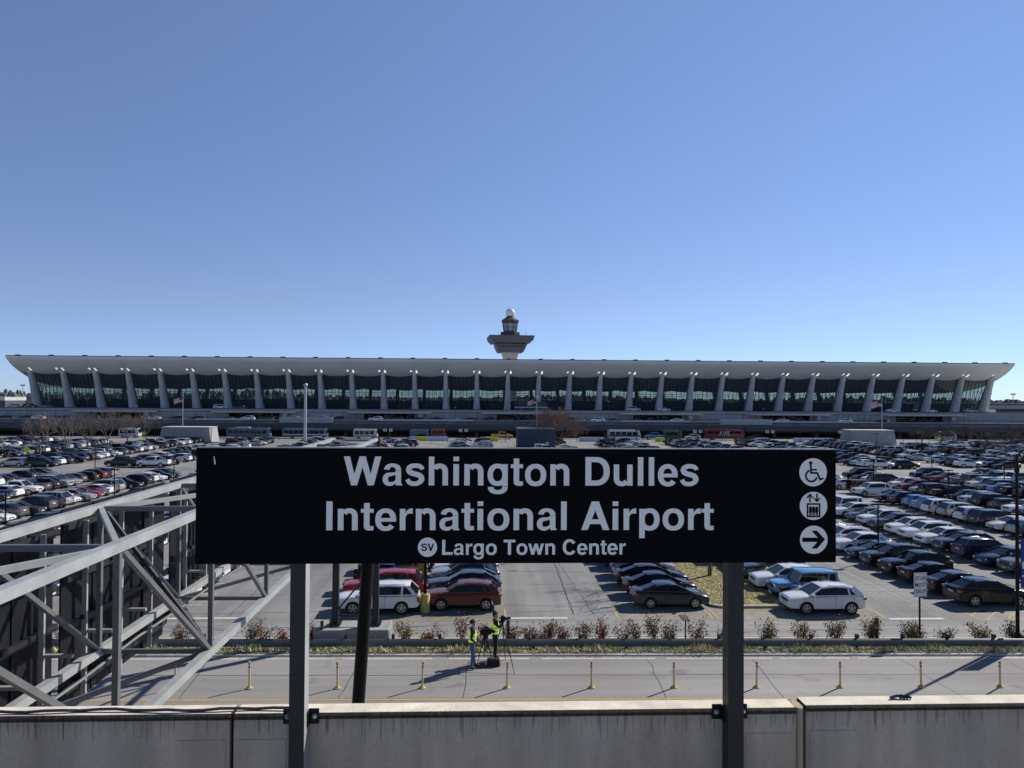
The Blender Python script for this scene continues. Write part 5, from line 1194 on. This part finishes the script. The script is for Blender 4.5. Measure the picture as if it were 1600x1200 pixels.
for nm, cat, lb, x0, x1, Hh, pm, nw, ru, stp in (
    ('shuttle_bus', 'bus', 'white shuttle bus behind the bare trees on the left', 188, 219, 2.9, 'bus_white', 4, None, None),
    ('shuttle_bus', 'bus', 'light blue shuttle bus left of the silver mast', 356, 423, 3.1, 'bus_blue', 7, 'bus_white', None),
    ('shuttle_bus', 'bus', 'blue shuttle bus with dark windows behind the silver mast', 443, 512, 3.0, 'bus_blue', 8, None, 'bus_white'),
    ('shuttle_van', 'van', 'white shuttle van above the left half of the sign', 553, 590, 2.9, 'bus_white', 4, None, None),
    ('box_truck', 'truck', 'pale blue box truck beside the red one', 641, 671, 2.8, 'bus_blue', 0, None, None),
    ('box_truck', 'truck', 'dark red box truck left of the yellow pickup', 673, 697, 3.0, 'bus_red', 2, None, None),
    ('shuttle_bus', 'bus', 'grey-white shuttle bus right of the reddish bare tree', 950, 1000, 3.0, 'bus_white', 5, None, 'girder'),
    ('box_truck', 'truck', 'green van beside the red bus', 1036, 1065, 2.9, 'van_green', 1, None, None),
    ('shuttle_bus', 'bus', 'white shuttle bus far right beside the bare trees', 1464, 1491, 2.9, 'bus_white', 3, None, None)):
    X, L_ = bx_(x0, x1); bus(nm, cat, lb, X, BY, 0, L_, 2.5, Hh, pm, nw, roofc=ru, stripe=stp)
X, L_ = bx_(1101, 1161); av = bus('shuttle_bus', 'bus', 'red rental car shuttle bus with white lettering on its side', X, BY, 0, L_, 2.5, 3.2, 'bus_red', 5, roofc='bus_red', wz=(.62, .84))
me = font_mesh('AVIS', 2.0, 3.4); me.materials.append(MATS['bus_white']); link('lettering', me, av, (-.2, -1.275, 1.35))
X, L_ = bx_(803, 857); bus('coach', 'bus', 'dark and white coach on the departures deck by the centre flag', gy(830, 636, 287)[0], 287, ZD, 12.4, 2.5, 3.3, 'girder', 8, wz=(.42, .85), group='buses on the departures deck', stripe='bus_white')
for x_, kd, cl, lb in ((784, 'pickup', 'yellow', 'yellow pickup truck on the bus lane left of the dark blue block'), (1024, 'pickup', 'blue', 'blue pickup truck on the bus lane beside the green van'), (1082, 'large_suv', 'white', 'white suv on the bus lane between the green van and red bus'), (655, 'suv', 'black', 'black suv parked before the pale blue box truck'), (1180, 'suv', 'black', 'black suv behind the red bus on the bus lane')):
    Yq = BY - (5 if x_ == 655 else 0); o = car(kd, cl, (gy(x_, 680, Yq)[0], Yq, 0), PI if x_ != 784 else 0, lb, 'cars on the bus lane', False)
    if kd == 'pickup': o.scale = (1.15, 1.1, 1.2)
for i, (x0, x1, m_) in enumerate(((640, 648, 0), (648, 667, 1), (668, 700, 0), (758, 778, 1), (905, 944, 0), (962, 1000, 0), (1024, 1038, 1), (1180, 1200, 0), (1240, 1290, 0))):
    Xa, Xb = gy(x0, 689, 226)[0], gy(x1, 689, 226)[0]; b = MB(); b.span(Xa, Xb, 225.7, 226.3, 0, 1.25)
    tag(b.build('traffic_barrier', ['barrier_white', 'sign_yellow'][m_]), f'{["pale blue white", "yellow"][m_]} traffic barrier before the bus lane, {ordinal(i)} from the left', 'barrier', 'barriers before the bus lane')
fe = empty('fence', (0, 229, 0), 'thin black railing along the bus lane with tall posts', 'fence')
b = MB()
for z in (.5, 1.15, 1.3): b.beam((-95, 0, z), (190, 0, z), .05, .05)
b.build('rail', 'black_paint', fe)
for k in range(72): b = MB(); b.beam((-95 + 4 * k, 0, 0), (-95 + 4 * k, 0, 3.0 if k % 3 == 0 else 1.4), .1); b.build('post', 'black_paint', fe)
for i, x_ in enumerate((606, 724, 1203, 1316, 1090, 1440)):
    X = gy(x_, 674, 231)[0]; t = empty('stop_sign_pair', (X, 231, 0), f'pair of small white stop signs by the bus lane, {ordinal(sorted((606, 724, 1203, 1316, 1090, 1440)).index(x_))} from the left', 'sign', 'paired stop signs')
    b = MB(); b.beam((0, 0, 0), (0, 0, 4.2), .14); b.build('post', 'black_paint', t)
    for s_ in (-1, 1):
        b = MB(); b.box((s_ * .85, -.1, 2.9), (.95, .08, .8)); pp = b.build('sign_plate', 'white_paint', t); b = MB(); b.box((s_ * .85, -.15, 2.9), (.45, .02, .4)); b.build('symbol', 'girder', pp)
for i, (x_, yt) in enumerate(((618, 668), (700, 670), (790, 672), (936, 668), (995, 672), (1062, 668), (1110, 670), (1164, 668), (1250, 676), (1270, 674), (1348, 668), (1370, 676), (330, 670), (400, 664), (431, 672))):
    Y_ = 214 + (i % 3) * 4; X, Z = gy(x_, yt, Y_); t = empty('lane_lamp', (X, Y_, 0), f'thin black lamp post before the bus lane, {ordinal(i)} built of the row' if False else f'thin black lamp post before the bus lane, {ordinal(sorted((618, 700, 790, 936, 995, 1062, 1110, 1164, 1250, 1270, 1348, 1370, 330, 400, 431)).index(x_))} from the left', 'lamp post', 'lamp posts before the bus lane')
    b = MB(); b.beam((0, 0, 0), (0, 0, Z), .16); b.build('pole', 'black_paint', t); b = MB(); b.box((0, 0, Z), (.9, .3, .15)); b.build('lamp_head', 'black_paint', t)

# ------------------------------------------------------------------ concrete housings, mast, flags
def housing(label, x0, x1, yb, yt, slant, mats, Y, depth=7):
    a, z_ = gy(x0, yt, Y); c, _ = gy(x1, yt, Y); t = empty('concrete_housing' if mats != 'navy_wall' else 'stair_block', ((a + c) / 2, Y, 0), label, 'building'); w_ = (c - a) / 2
    b = MB(); k = 1 + slant
    pts = [(-w_ * k, 0, 0), (w_ * k, 0, 0), (w_ * k, depth, 0), (-w_ * k, depth, 0), (-w_, slant * 4, z_), (w_, slant * 4, z_), (w_, depth - slant * 3, z_), (-w_, depth - slant * 3, z_)]; b.v = pts
    for f in ((0, 1, 5, 4), (1, 2, 6, 5), (2, 3, 7, 6), (3, 0, 4, 7), (4, 5, 6, 7)): b.f.append(f); b.m.append(0)
    b.build('wall', mats, t); b = MB(); b.box((0, depth / 2, z_ + .08), (2 * w_ + .3, depth - slant * 6 + .4, .16)); b.build('roof', 'concrete_light' if mats != 'navy_wall' else 'girder', t)
    return t, w_, z_
housing('pale trapezoid concrete housing among the cars on the left', 252, 326, 690, 668, .10, 'concrete', 214)
housing('pale trapezoid concrete housing among the cars on the right', 1333, 1398, 692, 673, .13, 'concrete', 212)
t, w_, z_ = housing('dark blue block with a small white sign beside the reddish tree', 810, 868, 699, 671, 0, 'navy_wall', 188, 12)
b = MB(); b.box((w_ * .55, -.04, 1.55), (.8, .06, .8)); s_ = b.build('sign_plate', 'white_paint', t); b = MB(); b.box((w_ * .55 - .14, -.085, 1.55), (.09, .02, .44)); b.box((w_ * .55 + .14, -.085, 1.55), (.09, .02, .44)); b.box((w_ * .55, -.085, 1.55), (.19, .02, .09)); b.build('lettering', 'navy_wall', s_)
X, Y = -45.0, 196.0; zt_ = gy(477, 601, Y)[1]; X = gy(477, 650, Y)[0]
t = empty('steel_mast', (X, Y, 0), 'tall silver steel mast with a round head behind the sign', 'mast')
mat('mast_steel', (0.5, 0.51, 0.53), 0.45, metal=0.3)
b = MB(); b.tube([(0, 0, 0), (0, 0, zt_ - .4)], [.40, .30], 14); b.build('pole', 'mast_steel', t, smooth=60)
b = MB(); b.lathe([(.34, -.5), (.52, -.2), (.55, .1), (.35, .42), (.05, .5)], (0, 0, zt_ - .1), 14); b.build('mast_head', 'mast_steel', t, smooth=60)
b = MB(); b.lathe([(.9, 0), (.9, .5), (.6, .7)], (0, 0, 0), 12); b.build('base', 'concrete_light', t)
def flag(label, x, yt, yb, Y, ft, fb, x0):
    X, Z = gy(x, yt, Y); t = empty('flagpole', (X, Y, 0), label, 'flagpole', 'flagpoles before the terminal')
    b = MB(); b.tube([(0, 0, 0), (0, 0, Z)], [.13, .08], 8); b.build('pole', 'mast_steel', t, smooth=60)
    b = MB(); b.lathe([(.02, 0), (.16, .12), (.02, .3)], (0, 0, Z), 8); b.build('finial', 'mast_steel', t)
    wv = x0 - X if False else gy(x0, ft, Y)[0] - X; zt = gy(x, ft, Y)[1]; zb = gy(x, fb, Y)[1]
    f = MB(); NX = 12
    def P_(i, j):
        u = i / NX; return (wv * u * .97, .3 * math.sin(u * 7), lerp(zt, zb, j / 13) - .5 * u * u * (1 + .0 * j) + .12 * math.sin(u * 6))
    for i in range(NX):
        for j in range(13): f.poly([P_(i, j), P_(i + 1, j), P_(i + 1, j + 1), P_(i, j + 1)], 2 if (i < 5 and j < 7) else (0 if j % 2 == 0 else 1))
    f.build('flag', ['flag_red', 'flag_white', 'flag_blue'], t)
flag('flagpole with american flag left, above the pale concrete housing', 286, 617, 690, 222, 621, 629, 271)
flag('flagpole with american flag in the centre, left of the reddish tree', 839, 620, 670, 205, 624, 631, 824)
flag('flagpole with american flag right, behind the right concrete housing', 1378, 622, 690, 218, 626, 636, 1360)

# ------------------------------------------------------------------ control tower
TY = 400.0; X = gy(797, 520, TY)[0]; zz = lambda y: gy(797, y, TY)[1]; S_ = TY / 1200
ct = empty('control_tower', (X, TY, 0), 'airport control tower with stepped platforms and white radar dome behind the terminal', 'control tower')
def blk(name, prof, mat_, n=4, smooth=None): b = MB(); b.lathe([(r_ * S_, zz(y)) for r_, y in prof], (0, 0, 0), n, square=(n == 4)); return b.build(name, mat_, ct, smooth=smooth, rz=0.06 if n == 4 else 0)
mat('tower_grey', (0.10, 0.103, 0.118), 0.7, noise=0.1, nscale=.3); mat('tower_glass', (0.26, 0.30, 0.31), 0.1); mat('tower_cream', (0.52, 0.49, 0.42), 0.8)
blk('shaft', [(9.5, 700), (9.6, 566), (10.2, 560), (12.2, 552), (13.5, 551.5)], 'tower_cream')
blk('lower_platform', [(18.5, 551.3), (20, 549), (23.5, 541), (24, 538.5), (19, 538.3)], 'tower_grey')
b = MB()
for k in range(14): b.box(((-17 + 2.6 * k) * S_, -23.6 * S_, zz(542.5)), (1.6 * S_, .3, 1.3 * S_))
b.build('window', 'interior_dark', ct, rz=.06)
blk('recess', [(18, 538.2), (18, 535.8)], 'interior_dark')
blk('upper_platform', [(29, 537), (30.5, 534.5), (32.5, 533.5), (34, 528.5), (34.5, 526.2), (32, 526.0)], 'tower_grey')
blk('deck', [(16, 525.9), (16, 519.5), (15.8, 519.3)], 'girder', 8)
for a in range(8): pass
b = MB()
for k in range(10): b.beam(((-33 + 7 * k) * S_, -32 * S_, zz(526)), ((-33 + 7 * k) * S_, -32 * S_, zz(521 if k in (2, 8) else 524.5)), .15)
b.build('antenna', 'girder', ct)
b = MB(); b.lathe([(10 * S_, zz(519.2)), (10.2 * S_, zz(517)), (12.2 * S_, zz(505.8))], (0, 0, 0), 8); b.build('cab_window', 'tower_glass', ct)
b = MB()
for k in range(8):
    a = 2 * PI * k / 8 + PI / 8; b.beam((math.cos(a) * 10.2 * S_, math.sin(a) * 10.2 * S_, zz(519.2)), (math.cos(a) * 12.4 * S_, math.sin(a) * 12.4 * S_, zz(505.6)), .35)
for y, r_ in ((518, 10.4), (512, 11.3)):
    for k in range(8):
        a = 2 * PI * k / 8 + PI / 8; a2 = a + PI / 4; b.beam((math.cos(a) * r_ * S_, math.sin(a) * r_ * S_, zz(y)), (math.cos(a2) * r_ * S_, math.sin(a2) * r_ * S_, zz(y)), .3)
b.build('cab_frame', 'tower_grey', ct)
blk('cab_roof', [(12.6, 505.6), (14.2, 503.5), (14.4, 500.8), (9.5, 497.8), (6, 495.2), (5.2, 491)], 'girder', 8)
b = MB(); n = 12; rr_ = 7.3 * S_; cz = zz(489.3)
b.lathe([(max(.02, rr_ * math.cos(t)), cz + rr_ * math.sin(t)) for t in [-.9 + (PI / 2 + .9) * k / 14 for k in range(15)]], (0, 0, 0), 24); b.build('radar_dome', 'white_paint', ct, smooth=175)

# ------------------------------------------------------------------ beyond the terminal
b = MB(); b.poly([(-900, 362, 0), (900, 362, 0), (900, 900, 0), (-900, 900, 0)]); structure(b.build('apron', 'apron', loc=(0, 0, .02)))
cb = empty('concourse_building', (20, 560, 0), 'long low concourse building seen through the terminal glass', 'building')
b = MB(); b.span(-270, 235, 0, 30, 0, 6.4); b.build('wall', 'concrete_light', cb); b = MB(); b.span(-272, 237, -1.5, 31, 6.4, 7.0); b.build('roof', 'white_paint', cb); b = MB(); b.span(-268, 233, -.06, 0.0, 2.5, 4.6); b.build('window_band', 'car_glass', cb)
cb = empty('pier_building', (260, 470, 0), 'low grey pier building with dark roof line at the right horizon', 'building')
b = MB(); b.span(-18, 170, 0, 24, 0, 10.0); b.build('wall', 'facade', cb); b = MB(); b.span(-19, 171, -.8, 25, 10, 10.9); b.build('roof', 'girder', cb); b = MB(); b.span(-17, 169, -.06, 0, 5.5, 7.4); b.build('window_band', 'interior_dark', cb); b = MB(); b.span(-10, 60, -6, -3, 4.5, 7); b.build('jet_bridge', 'white_paint', cb)
cb = empty('hangar_building', (-300, 430, 0), 'low grey building with a pale box at the left horizon', 'building')
b = MB(); b.span(-90, 27, 0, 30, 0, 11.6); b.span(27.01, 40, 2.5, 21, 0, 9.39); b.build('wall', 'girder', cb); b = MB(); b.span(28, 40, 2, 22, 9.4, 11.3); b.build('wall', 'concrete_light', cb)
ap = empty('airplane', (-297, 505, 0), 'parked airliner with blue tail beyond the left end of the terminal', 'airplane')
b = MB(); b.tube([(-14, 0, 4), (-10, 0, 3.8), (14, 0, 3.8), (17, 0, 3.4)], [.6, 1.8, 1.8, .5], 12); b.build('fuselage', 'bus_white', ap, smooth=60)
b = MB(); v = [(-15, 5), (-10, 5.4), (-13.2, 14.8), (-16.2, 14.8)]
for s_ in (-.2, .2): b.poly([(x, s_, z) for x, z in (v if s_ < 0 else v[::-1])])
for (p, q) in zip(v, v[1:] + v[:1]): b.poly([(p[0], .2, p[1]), (q[0], .2, q[1]), (q[0], -.2, q[1]), (p[0], -.2, p[1])])
b.build('tail_fin', 'banner_blue', ap)
b = MB(); b.poly([(-2, 0, 3.2), (3, 0, 3.2), (-3, 15, 3.8), (-5, 15, 3.8)]); b.poly([(-2, 0, 3.2), (-5, -15, 3.8), (-3, -15, 3.8), (3, 0, 3.2)]); b.build('wing', 'bus_white', ap)
b = MB(); rn = random.Random(9)
for Y_ in (900, 980, 1080, 1250):
    x = -1300
    while x < 1300:
        r_ = rn.uniform(2.5, 6.5); hh = (rn.uniform(8, 12.5) + 2.5 * math.sin(x * .013 + Y_)) * Y_ / 900 * (1.15 if x < -300 else .92)
        b.lathe([(r_ * .7, 0), (r_ * 1.1, hh * .45), (r_ * .9, hh * .75), (r_ * .35, hh)], (x, Y_ + rn.uniform(-25, 25), 0), 5); x += r_ * rn.uniform(.6, 1.5)
o = b.build('treeline', 'far_trees'); o['kind'] = 'stuff'; tag(o, 'hazy distant tree line along the horizon', 'tree line')
for i, (x_, yt) in enumerate(((1546, 615), (1583, 616), (36, 602))):
    X, Z = gy(x_, yt, 480); t = empty('floodlight_mast', (X, 480, 0), ('thin floodlight mast at the right horizon, left one', 'thin floodlight mast at the right horizon, right one', 'thin floodlight mast at the left horizon')[i], 'mast', 'floodlight masts')
    b = MB(); b.tube([(0, 0, 0), (0, 0, Z)], .22, 6); b.build('pole', 'mast_steel', t); b = MB(); b.box((0, 0, Z), (3, .6, .9)); b.build('lamp_head', 'mast_steel', t)

# ------------------------------------------------------------------ people
def skin(name, nodes, edges, root, mats, parent, region=None, sub=1):
    keys = list(nodes); me = bpy.data.meshes.new(name); me.from_pydata([nodes[k][0] for k in keys], [(keys.index(a), keys.index(c)) for a, c in edges], [])
    o = bpy.data.objects.new(name, me); COL.objects.link(o)
    md = o.modifiers.new('skin', 'SKIN'); md.use_smooth_shade = True; sv = me.skin_vertices[0].data
    for i, k in enumerate(keys):
        r_ = nodes[k][1]; sv[i].radius = r_ if isinstance(r_, tuple) else (r_, r_); sv[i].use_root = (k == root)
    sb = o.modifiers.new('s', 'SUBSURF'); sb.levels = sub; sb.render_levels = sub
    dg = bpy.context.evaluated_depsgraph_get(); dg.update(); nm = bpy.data.meshes.new_from_object(o.evaluated_get(dg)); bpy.data.objects.remove(o)
    nm.name = name; nm.materials.clear()
    for q in mats: nm.materials.append(MATS[q])
    if region:
        for p in nm.polygons: p.material_index = region(p.center)
    for p in nm.polygons: p.use_smooth = True
    return link(name, nm, parent)
def figure(label, loc, rz, hgt, arms, legs, mats, region, vest, hat, turn=0.0):
    """faces +X; arms: {side: (elbow, wrist, hand direction)}; legs: {side: (knee, ankle)}"""
    t = empty('person', loc, label, 'person', None, rz); s = hgt / 1.76; V = Vector
    N = {'pel': (V((0, 0, .95)), (.105, .145)), 'wst': (V((0, 0, 1.10)), (.10, .135)), 'chs': (V((.01, 0, 1.32)), (.115, .165)), 'sho': (V((0, 0, 1.45)), (.085, .12)), 'nek': (V((.015, 0, 1.53)), (.055, .055)), 'jaw': (V((.04, 0, 1.60)), (.072, .064)), 'hed': (V((.022, 0, 1.665)), (.098, .08)), 'top': (V((.012, 0, 1.725)), (.078, .068))}
    Ed = [('pel', 'wst'), ('wst', 'chs'), ('chs', 'sho'), ('sho', 'nek'), ('nek', 'jaw'), ('jaw', 'hed'), ('hed', 'top')]
    N['nos'] = (V((.118, 0, 1.64)), (.012, .010)); Ed.append(('hed', 'nos'))
    for sd_, y in (('l', 1), ('r', -1)):
        kn, an = legs[sd_]
        N['hip' + sd_] = (V((0, .095 * y, .90)), (.092, .088)); N['thi' + sd_] = (V((0, .095 * y, .90)).lerp(V(kn), .5), (.078, .075)); N['kne' + sd_] = (V(kn), (.058, .056)); N['clf' + sd_] = (V(kn).lerp(V(an), .4), (.058, .055)); N['ank' + sd_] = (V(an), (.042, .040)); N['hel' + sd_] = (V(an) + V((-.03, 0, -.045)), (.038, .036)); N['toe' + sd_] = (V(an) + V((.16, .02 * y, -.052)), (.034, .042))
        Ed += [('pel', 'hip' + sd_), ('hip' + sd_, 'thi' + sd_), ('thi' + sd_, 'kne' + sd_), ('kne' + sd_, 'clf' + sd_), ('clf' + sd_, 'ank' + sd_), ('ank' + sd_, 'hel' + sd_), ('ank' + sd_, 'toe' + sd_)]
        el, wr, hd = arms[sd_]; hd = V(hd).normalized()
        N['shl' + sd_] = (V((0, .185 * y, 1.425)), .064); N['elb' + sd_] = (V(el), .047); N['wri' + sd_] = (V(wr), .03); pm = V(wr) + hd * .075; N['plm' + sd_] = (pm, (.036, .020))
        Ed += [('sho', 'shl' + sd_), ('shl' + sd_, 'elb' + sd_), ('elb' + sd_, 'wri' + sd_), ('wri' + sd_, 'plm' + sd_)]
        up = V((0, 0, 1)) if abs(hd.z) < .8 else V((1, 0, 0)); ac = hd.cross(up).normalized(); curl = ac.cross(hd).normalized()
        for q, (off, ln) in enumerate(((-.030, .068), (-.010, .078), (.010, .072), (.030, .056))):
            b0 = pm + hd * .02 + curl * off; b1 = b0 + hd * ln * .55 + ac * .006; b2 = b1 + hd * ln * .35 + ac * .022
            N[f'f{q}a{sd_}'] = (b0, .010); N[f'f{q}b{sd_}'] = (b1, .009); N[f'f{q}c{sd_}'] = (b2, .008); Ed += [('plm' + sd_, f'f{q}a{sd_}'), (f'f{q}a{sd_}', f'f{q}b{sd_}'), (f'f{q}b{sd_}', f'f{q}c{sd_}')]
        th = V(wr) + hd * .04 + curl * -.035; N['tha' + sd_] = (th, .012); N['thb' + sd_] = (th + hd * .04 - curl * .015, .010); N['thc' + sd_] = (th + hd * .065 - curl * .008, .009); Ed += [('plm' + sd_, 'tha' + sd_), ('tha' + sd_, 'thb' + sd_), ('thb' + sd_, 'thc' + sd_)]
    N = {k: (v[0], tuple(q * 1.16 for q in v[1]) if isinstance(v[1], tuple) else v[1] * (1.12 if k[0] != 'f' else 1)) for k, v in N.items()}
    N = {k: (v[0] * s, tuple(q * s for q in v[1]) if isinstance(v[1], tuple) else v[1] * s) for k, v in N.items()}
    wr_ = [N['wri' + q][0] for q in 'lr']
    hs = [[N[k][0] for k in N if k[-1] == q and (k[:3] in ('plm', 'tha', 'thb', 'thc') or k[0] == 'f')] for q in 'lr']
    def reg(c):
        if any((c - h).length < .045 for hh in hs for h in hh): return 0
        return region(c / s)
    body = skin('body', N, Ed, 'pel', mats, t, reg, 2)
    # face
    f = MB()
    for y in (-1, 1): f.lathe([(.004, -.006), (.009, 0), (.004, .006)], (.105 * s, y * .032 * s, 1.668 * s), 8)
    f.box((.104 * s, 0, 1.603 * s), (.012, .045, .008)); f.build('face', 'hair_dark', t)
    e = MB()
    for y in (-1, 1): e.lathe([(.006, -.03), (.014, -.01), (.016, .012), (.006, .028)], (.02 * s, y * .078 * s, 1.655 * s), 8)
    e.build('ear', 'skin', t, smooth=60)
    vn = {'a': (V((0, 0, .90)) * s, (.165 * s, .205 * s)), 'b': (V((0, 0, 1.10)) * s, (.155 * s, .195 * s)), 'c': (V((.01, 0, 1.28)) * s, (.165 * s, .215 * s)), 'd': (V((0, 0, 1.475)) * s, (.125 * s, .175 * s))}
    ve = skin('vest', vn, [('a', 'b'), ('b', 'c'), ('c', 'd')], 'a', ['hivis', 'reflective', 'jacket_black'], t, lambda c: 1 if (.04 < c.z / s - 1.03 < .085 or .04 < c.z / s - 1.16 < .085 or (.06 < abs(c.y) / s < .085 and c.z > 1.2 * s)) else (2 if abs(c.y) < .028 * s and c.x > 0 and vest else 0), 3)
    hm = MB(); bn_ = hat == 'beanie'; kk = 10
    hm.lathe([(max(.004, .098 * s * math.cos(a_)), .112 * s * math.sin(a_)) for a_ in [(-.12 if bn_ else -.05) + (PI / 2 + .12) * k / kk for k in range(kk + 1)]], (0, 0, 0), 18)
    if bn_: hm.lathe([(.100 * s, -.025 * s), (.104 * s, -.012 * s), (.104 * s, .018 * s), (.099 * s, .026 * s)], (0, 0, 0), 18)
    else: hm.box((-.055 * s, 0, -.03 * s), (.07 * s, .15 * s, .10 * s), taper=.9)
    ho = hm.build('hat' if bn_ else 'hair', 'beanie' if bn_ else 'hair_dark', t, loc=(.008 * s, 0, 1.69 * s), smooth=70); ho.scale = (1.08, .93, 1); ho.rotation_euler = (0, -.18, 0)
    return t
def regA(lower):
    def f(c):
        if c.z < .085: return 3
        if c.z < .97: return 2
        if c.z > 1.53: return 0
        return 1
    return f
ax, ay = gz(737.5, 1044.5, 2.8); bx0, by0 = gz(773, 1031.5, 2.8)
figure('person in navy beanie, yellow vest and blue jeans standing with hands low', (ax, ay, 2.8), .12, 1.80,
       {'l': ((.06, .25, 1.14), (.24, .19, 1.02), (1, -.3, -.2)), 'r': ((-.07, -.27, 1.15), (.12, -.23, .99), (.9, .3, -.35))},
       {'l': ((.06, .10, .50), (.10, .13, .09)), 'r': ((.02, -.10, .50), (-.05, -.13, .09))}, ['skin', 'jacket_black', 'denim', 'shoe_dark'], regA(0), True, 'beanie')
figure('person with dark hair and yellow vest working a tripod camera', (bx0, by0, 2.8), .1, 1.86,
       {'l': ((.16, .24, 1.27), (.36, .10, 1.46), (1, -.1, .25)), 'r': ((.12, -.28, 1.26), (.34, -.10, 1.50), (1, .3, .15))},
       {'l': ((.03, .10, .50), (.02, .12, .09)), 'r': ((.02, -.10, .50), (-.02, -.12, .09))}, ['skin', 'jacket_black', 'trousers_black', 'shoe_dark'], regA(0), True, 'hair')
def tripod(label, base, top, feet, rig):
    t = empty('camera_tripod', base, label, 'tripod'); B = Vector(base)
    for f in feet:
        b = MB(); b.tube([Vector(top) - B, (Vector(top) - B).lerp(Vector(f) - B, .55), Vector(f) - B], [.022, .018, .012], 6); b.build('leg', 'black_paint', t)
    b = MB(); q = Vector(top) - B; b.lathe([(.05, -.06), (.06, 0), (.035, .03), (.03, .09)], q, 10); b.tube([q + Vector((-.02, 0, .08)), q + Vector((-.3, -.08, -.05))], .009, 5); b.build('tripod_head', 'black_paint', t)
    b = MB()
    if rig == 'camera':
        c = q + Vector((.02, 0, .16)); b.box(c, (.2, .1, .12)); b.box(c + Vector((-.02, 0, .085)), (.09, .06, .05)); b.tube([c + Vector((.1, 0, 0)), c + Vector((.25, 0, .01)), c + Vector((.3, 0, .01))], [.038, .042, .05], 12); b.box(c + Vector((-.13, 0, .01)), (.04, .05, .05))
    else:
        c = q + Vector((.05, 0, .14)); b.box(c, (.42, .2, .2)); b.box(c + Vector((.02, 0, .15)), (.16, .05, .06)); b.box(c + Vector((-.28, .02, .12)), (.04, .2, .14)); b.tube([c + Vector((.21, 0, 0)), c + Vector((.36, 0, 0))], [.07, .085], 12); b.tube([c + Vector((-.1, 0, .1)), c + Vector((0, 0, .17)), c + Vector((.12, 0, .1))], .012, 6)
    b.build('camera', 'black_paint', t); return t
z8 = 2.8
f1 = (*gz(804, 1053, z8), z8); f2 = (*gz(790, 1031, z8), z8); hx, hz = gy(785, 972, (by0 + .0)); f3 = (hx - .35, by0 + .35, z8 + .1)
tripod('tall black tripod with camera in front of the standing photographer', (hx, by0, z8), (hx, by0 - .05, hz), [f1, f2, f3], 'camera')
h2, hz2 = gy(757, 992, ay + .75); yy = ay + .75
tripod('black tripod with bulky video camera between the two people', (h2, yy, z8), (h2, yy, hz2), [(h2 - .28, yy - .35, z8), (h2 + .35, yy - .25, z8), (h2 + .02, yy + .45, z8)], 'video')
X, Y = gz(771, 1040, z8); t = empty('equipment_bag', (X, Y, z8), 'black equipment bag on the road at the photographer\'s feet', 'bag')
b = MB(); b.box((0, 0, .14), (.52, .3, .28), taper=.9); o = b.build('bag_body', 'jacket_black', t); md = o.modifiers.new('b', 'BEVEL'); md.width = .05; md.segments = 3
b = MB(); b.tube([(-.15, 0, .27), (-.1, 0, .36), (.1, 0, .36), (.15, 0, .27)], .012, 6); b.build('handle', 'jacket_black', t)
X, Y = gz(754, 1042, z8); t = empty('camera_case', (X, Y, z8), 'small black case beside the equipment bag', 'case')
b = MB(); b.box((0, 0, .09), (.26, .22, .18), taper=.95); o = b.build('case_body', 'trim_black', t); md = o.modifiers.new('b', 'BEVEL'); md.width = .025; md.segments = 2
b = MB(); b.box((0, 0, .185), (.12, .03, .02)); b.build('handle', 'rubber', t)
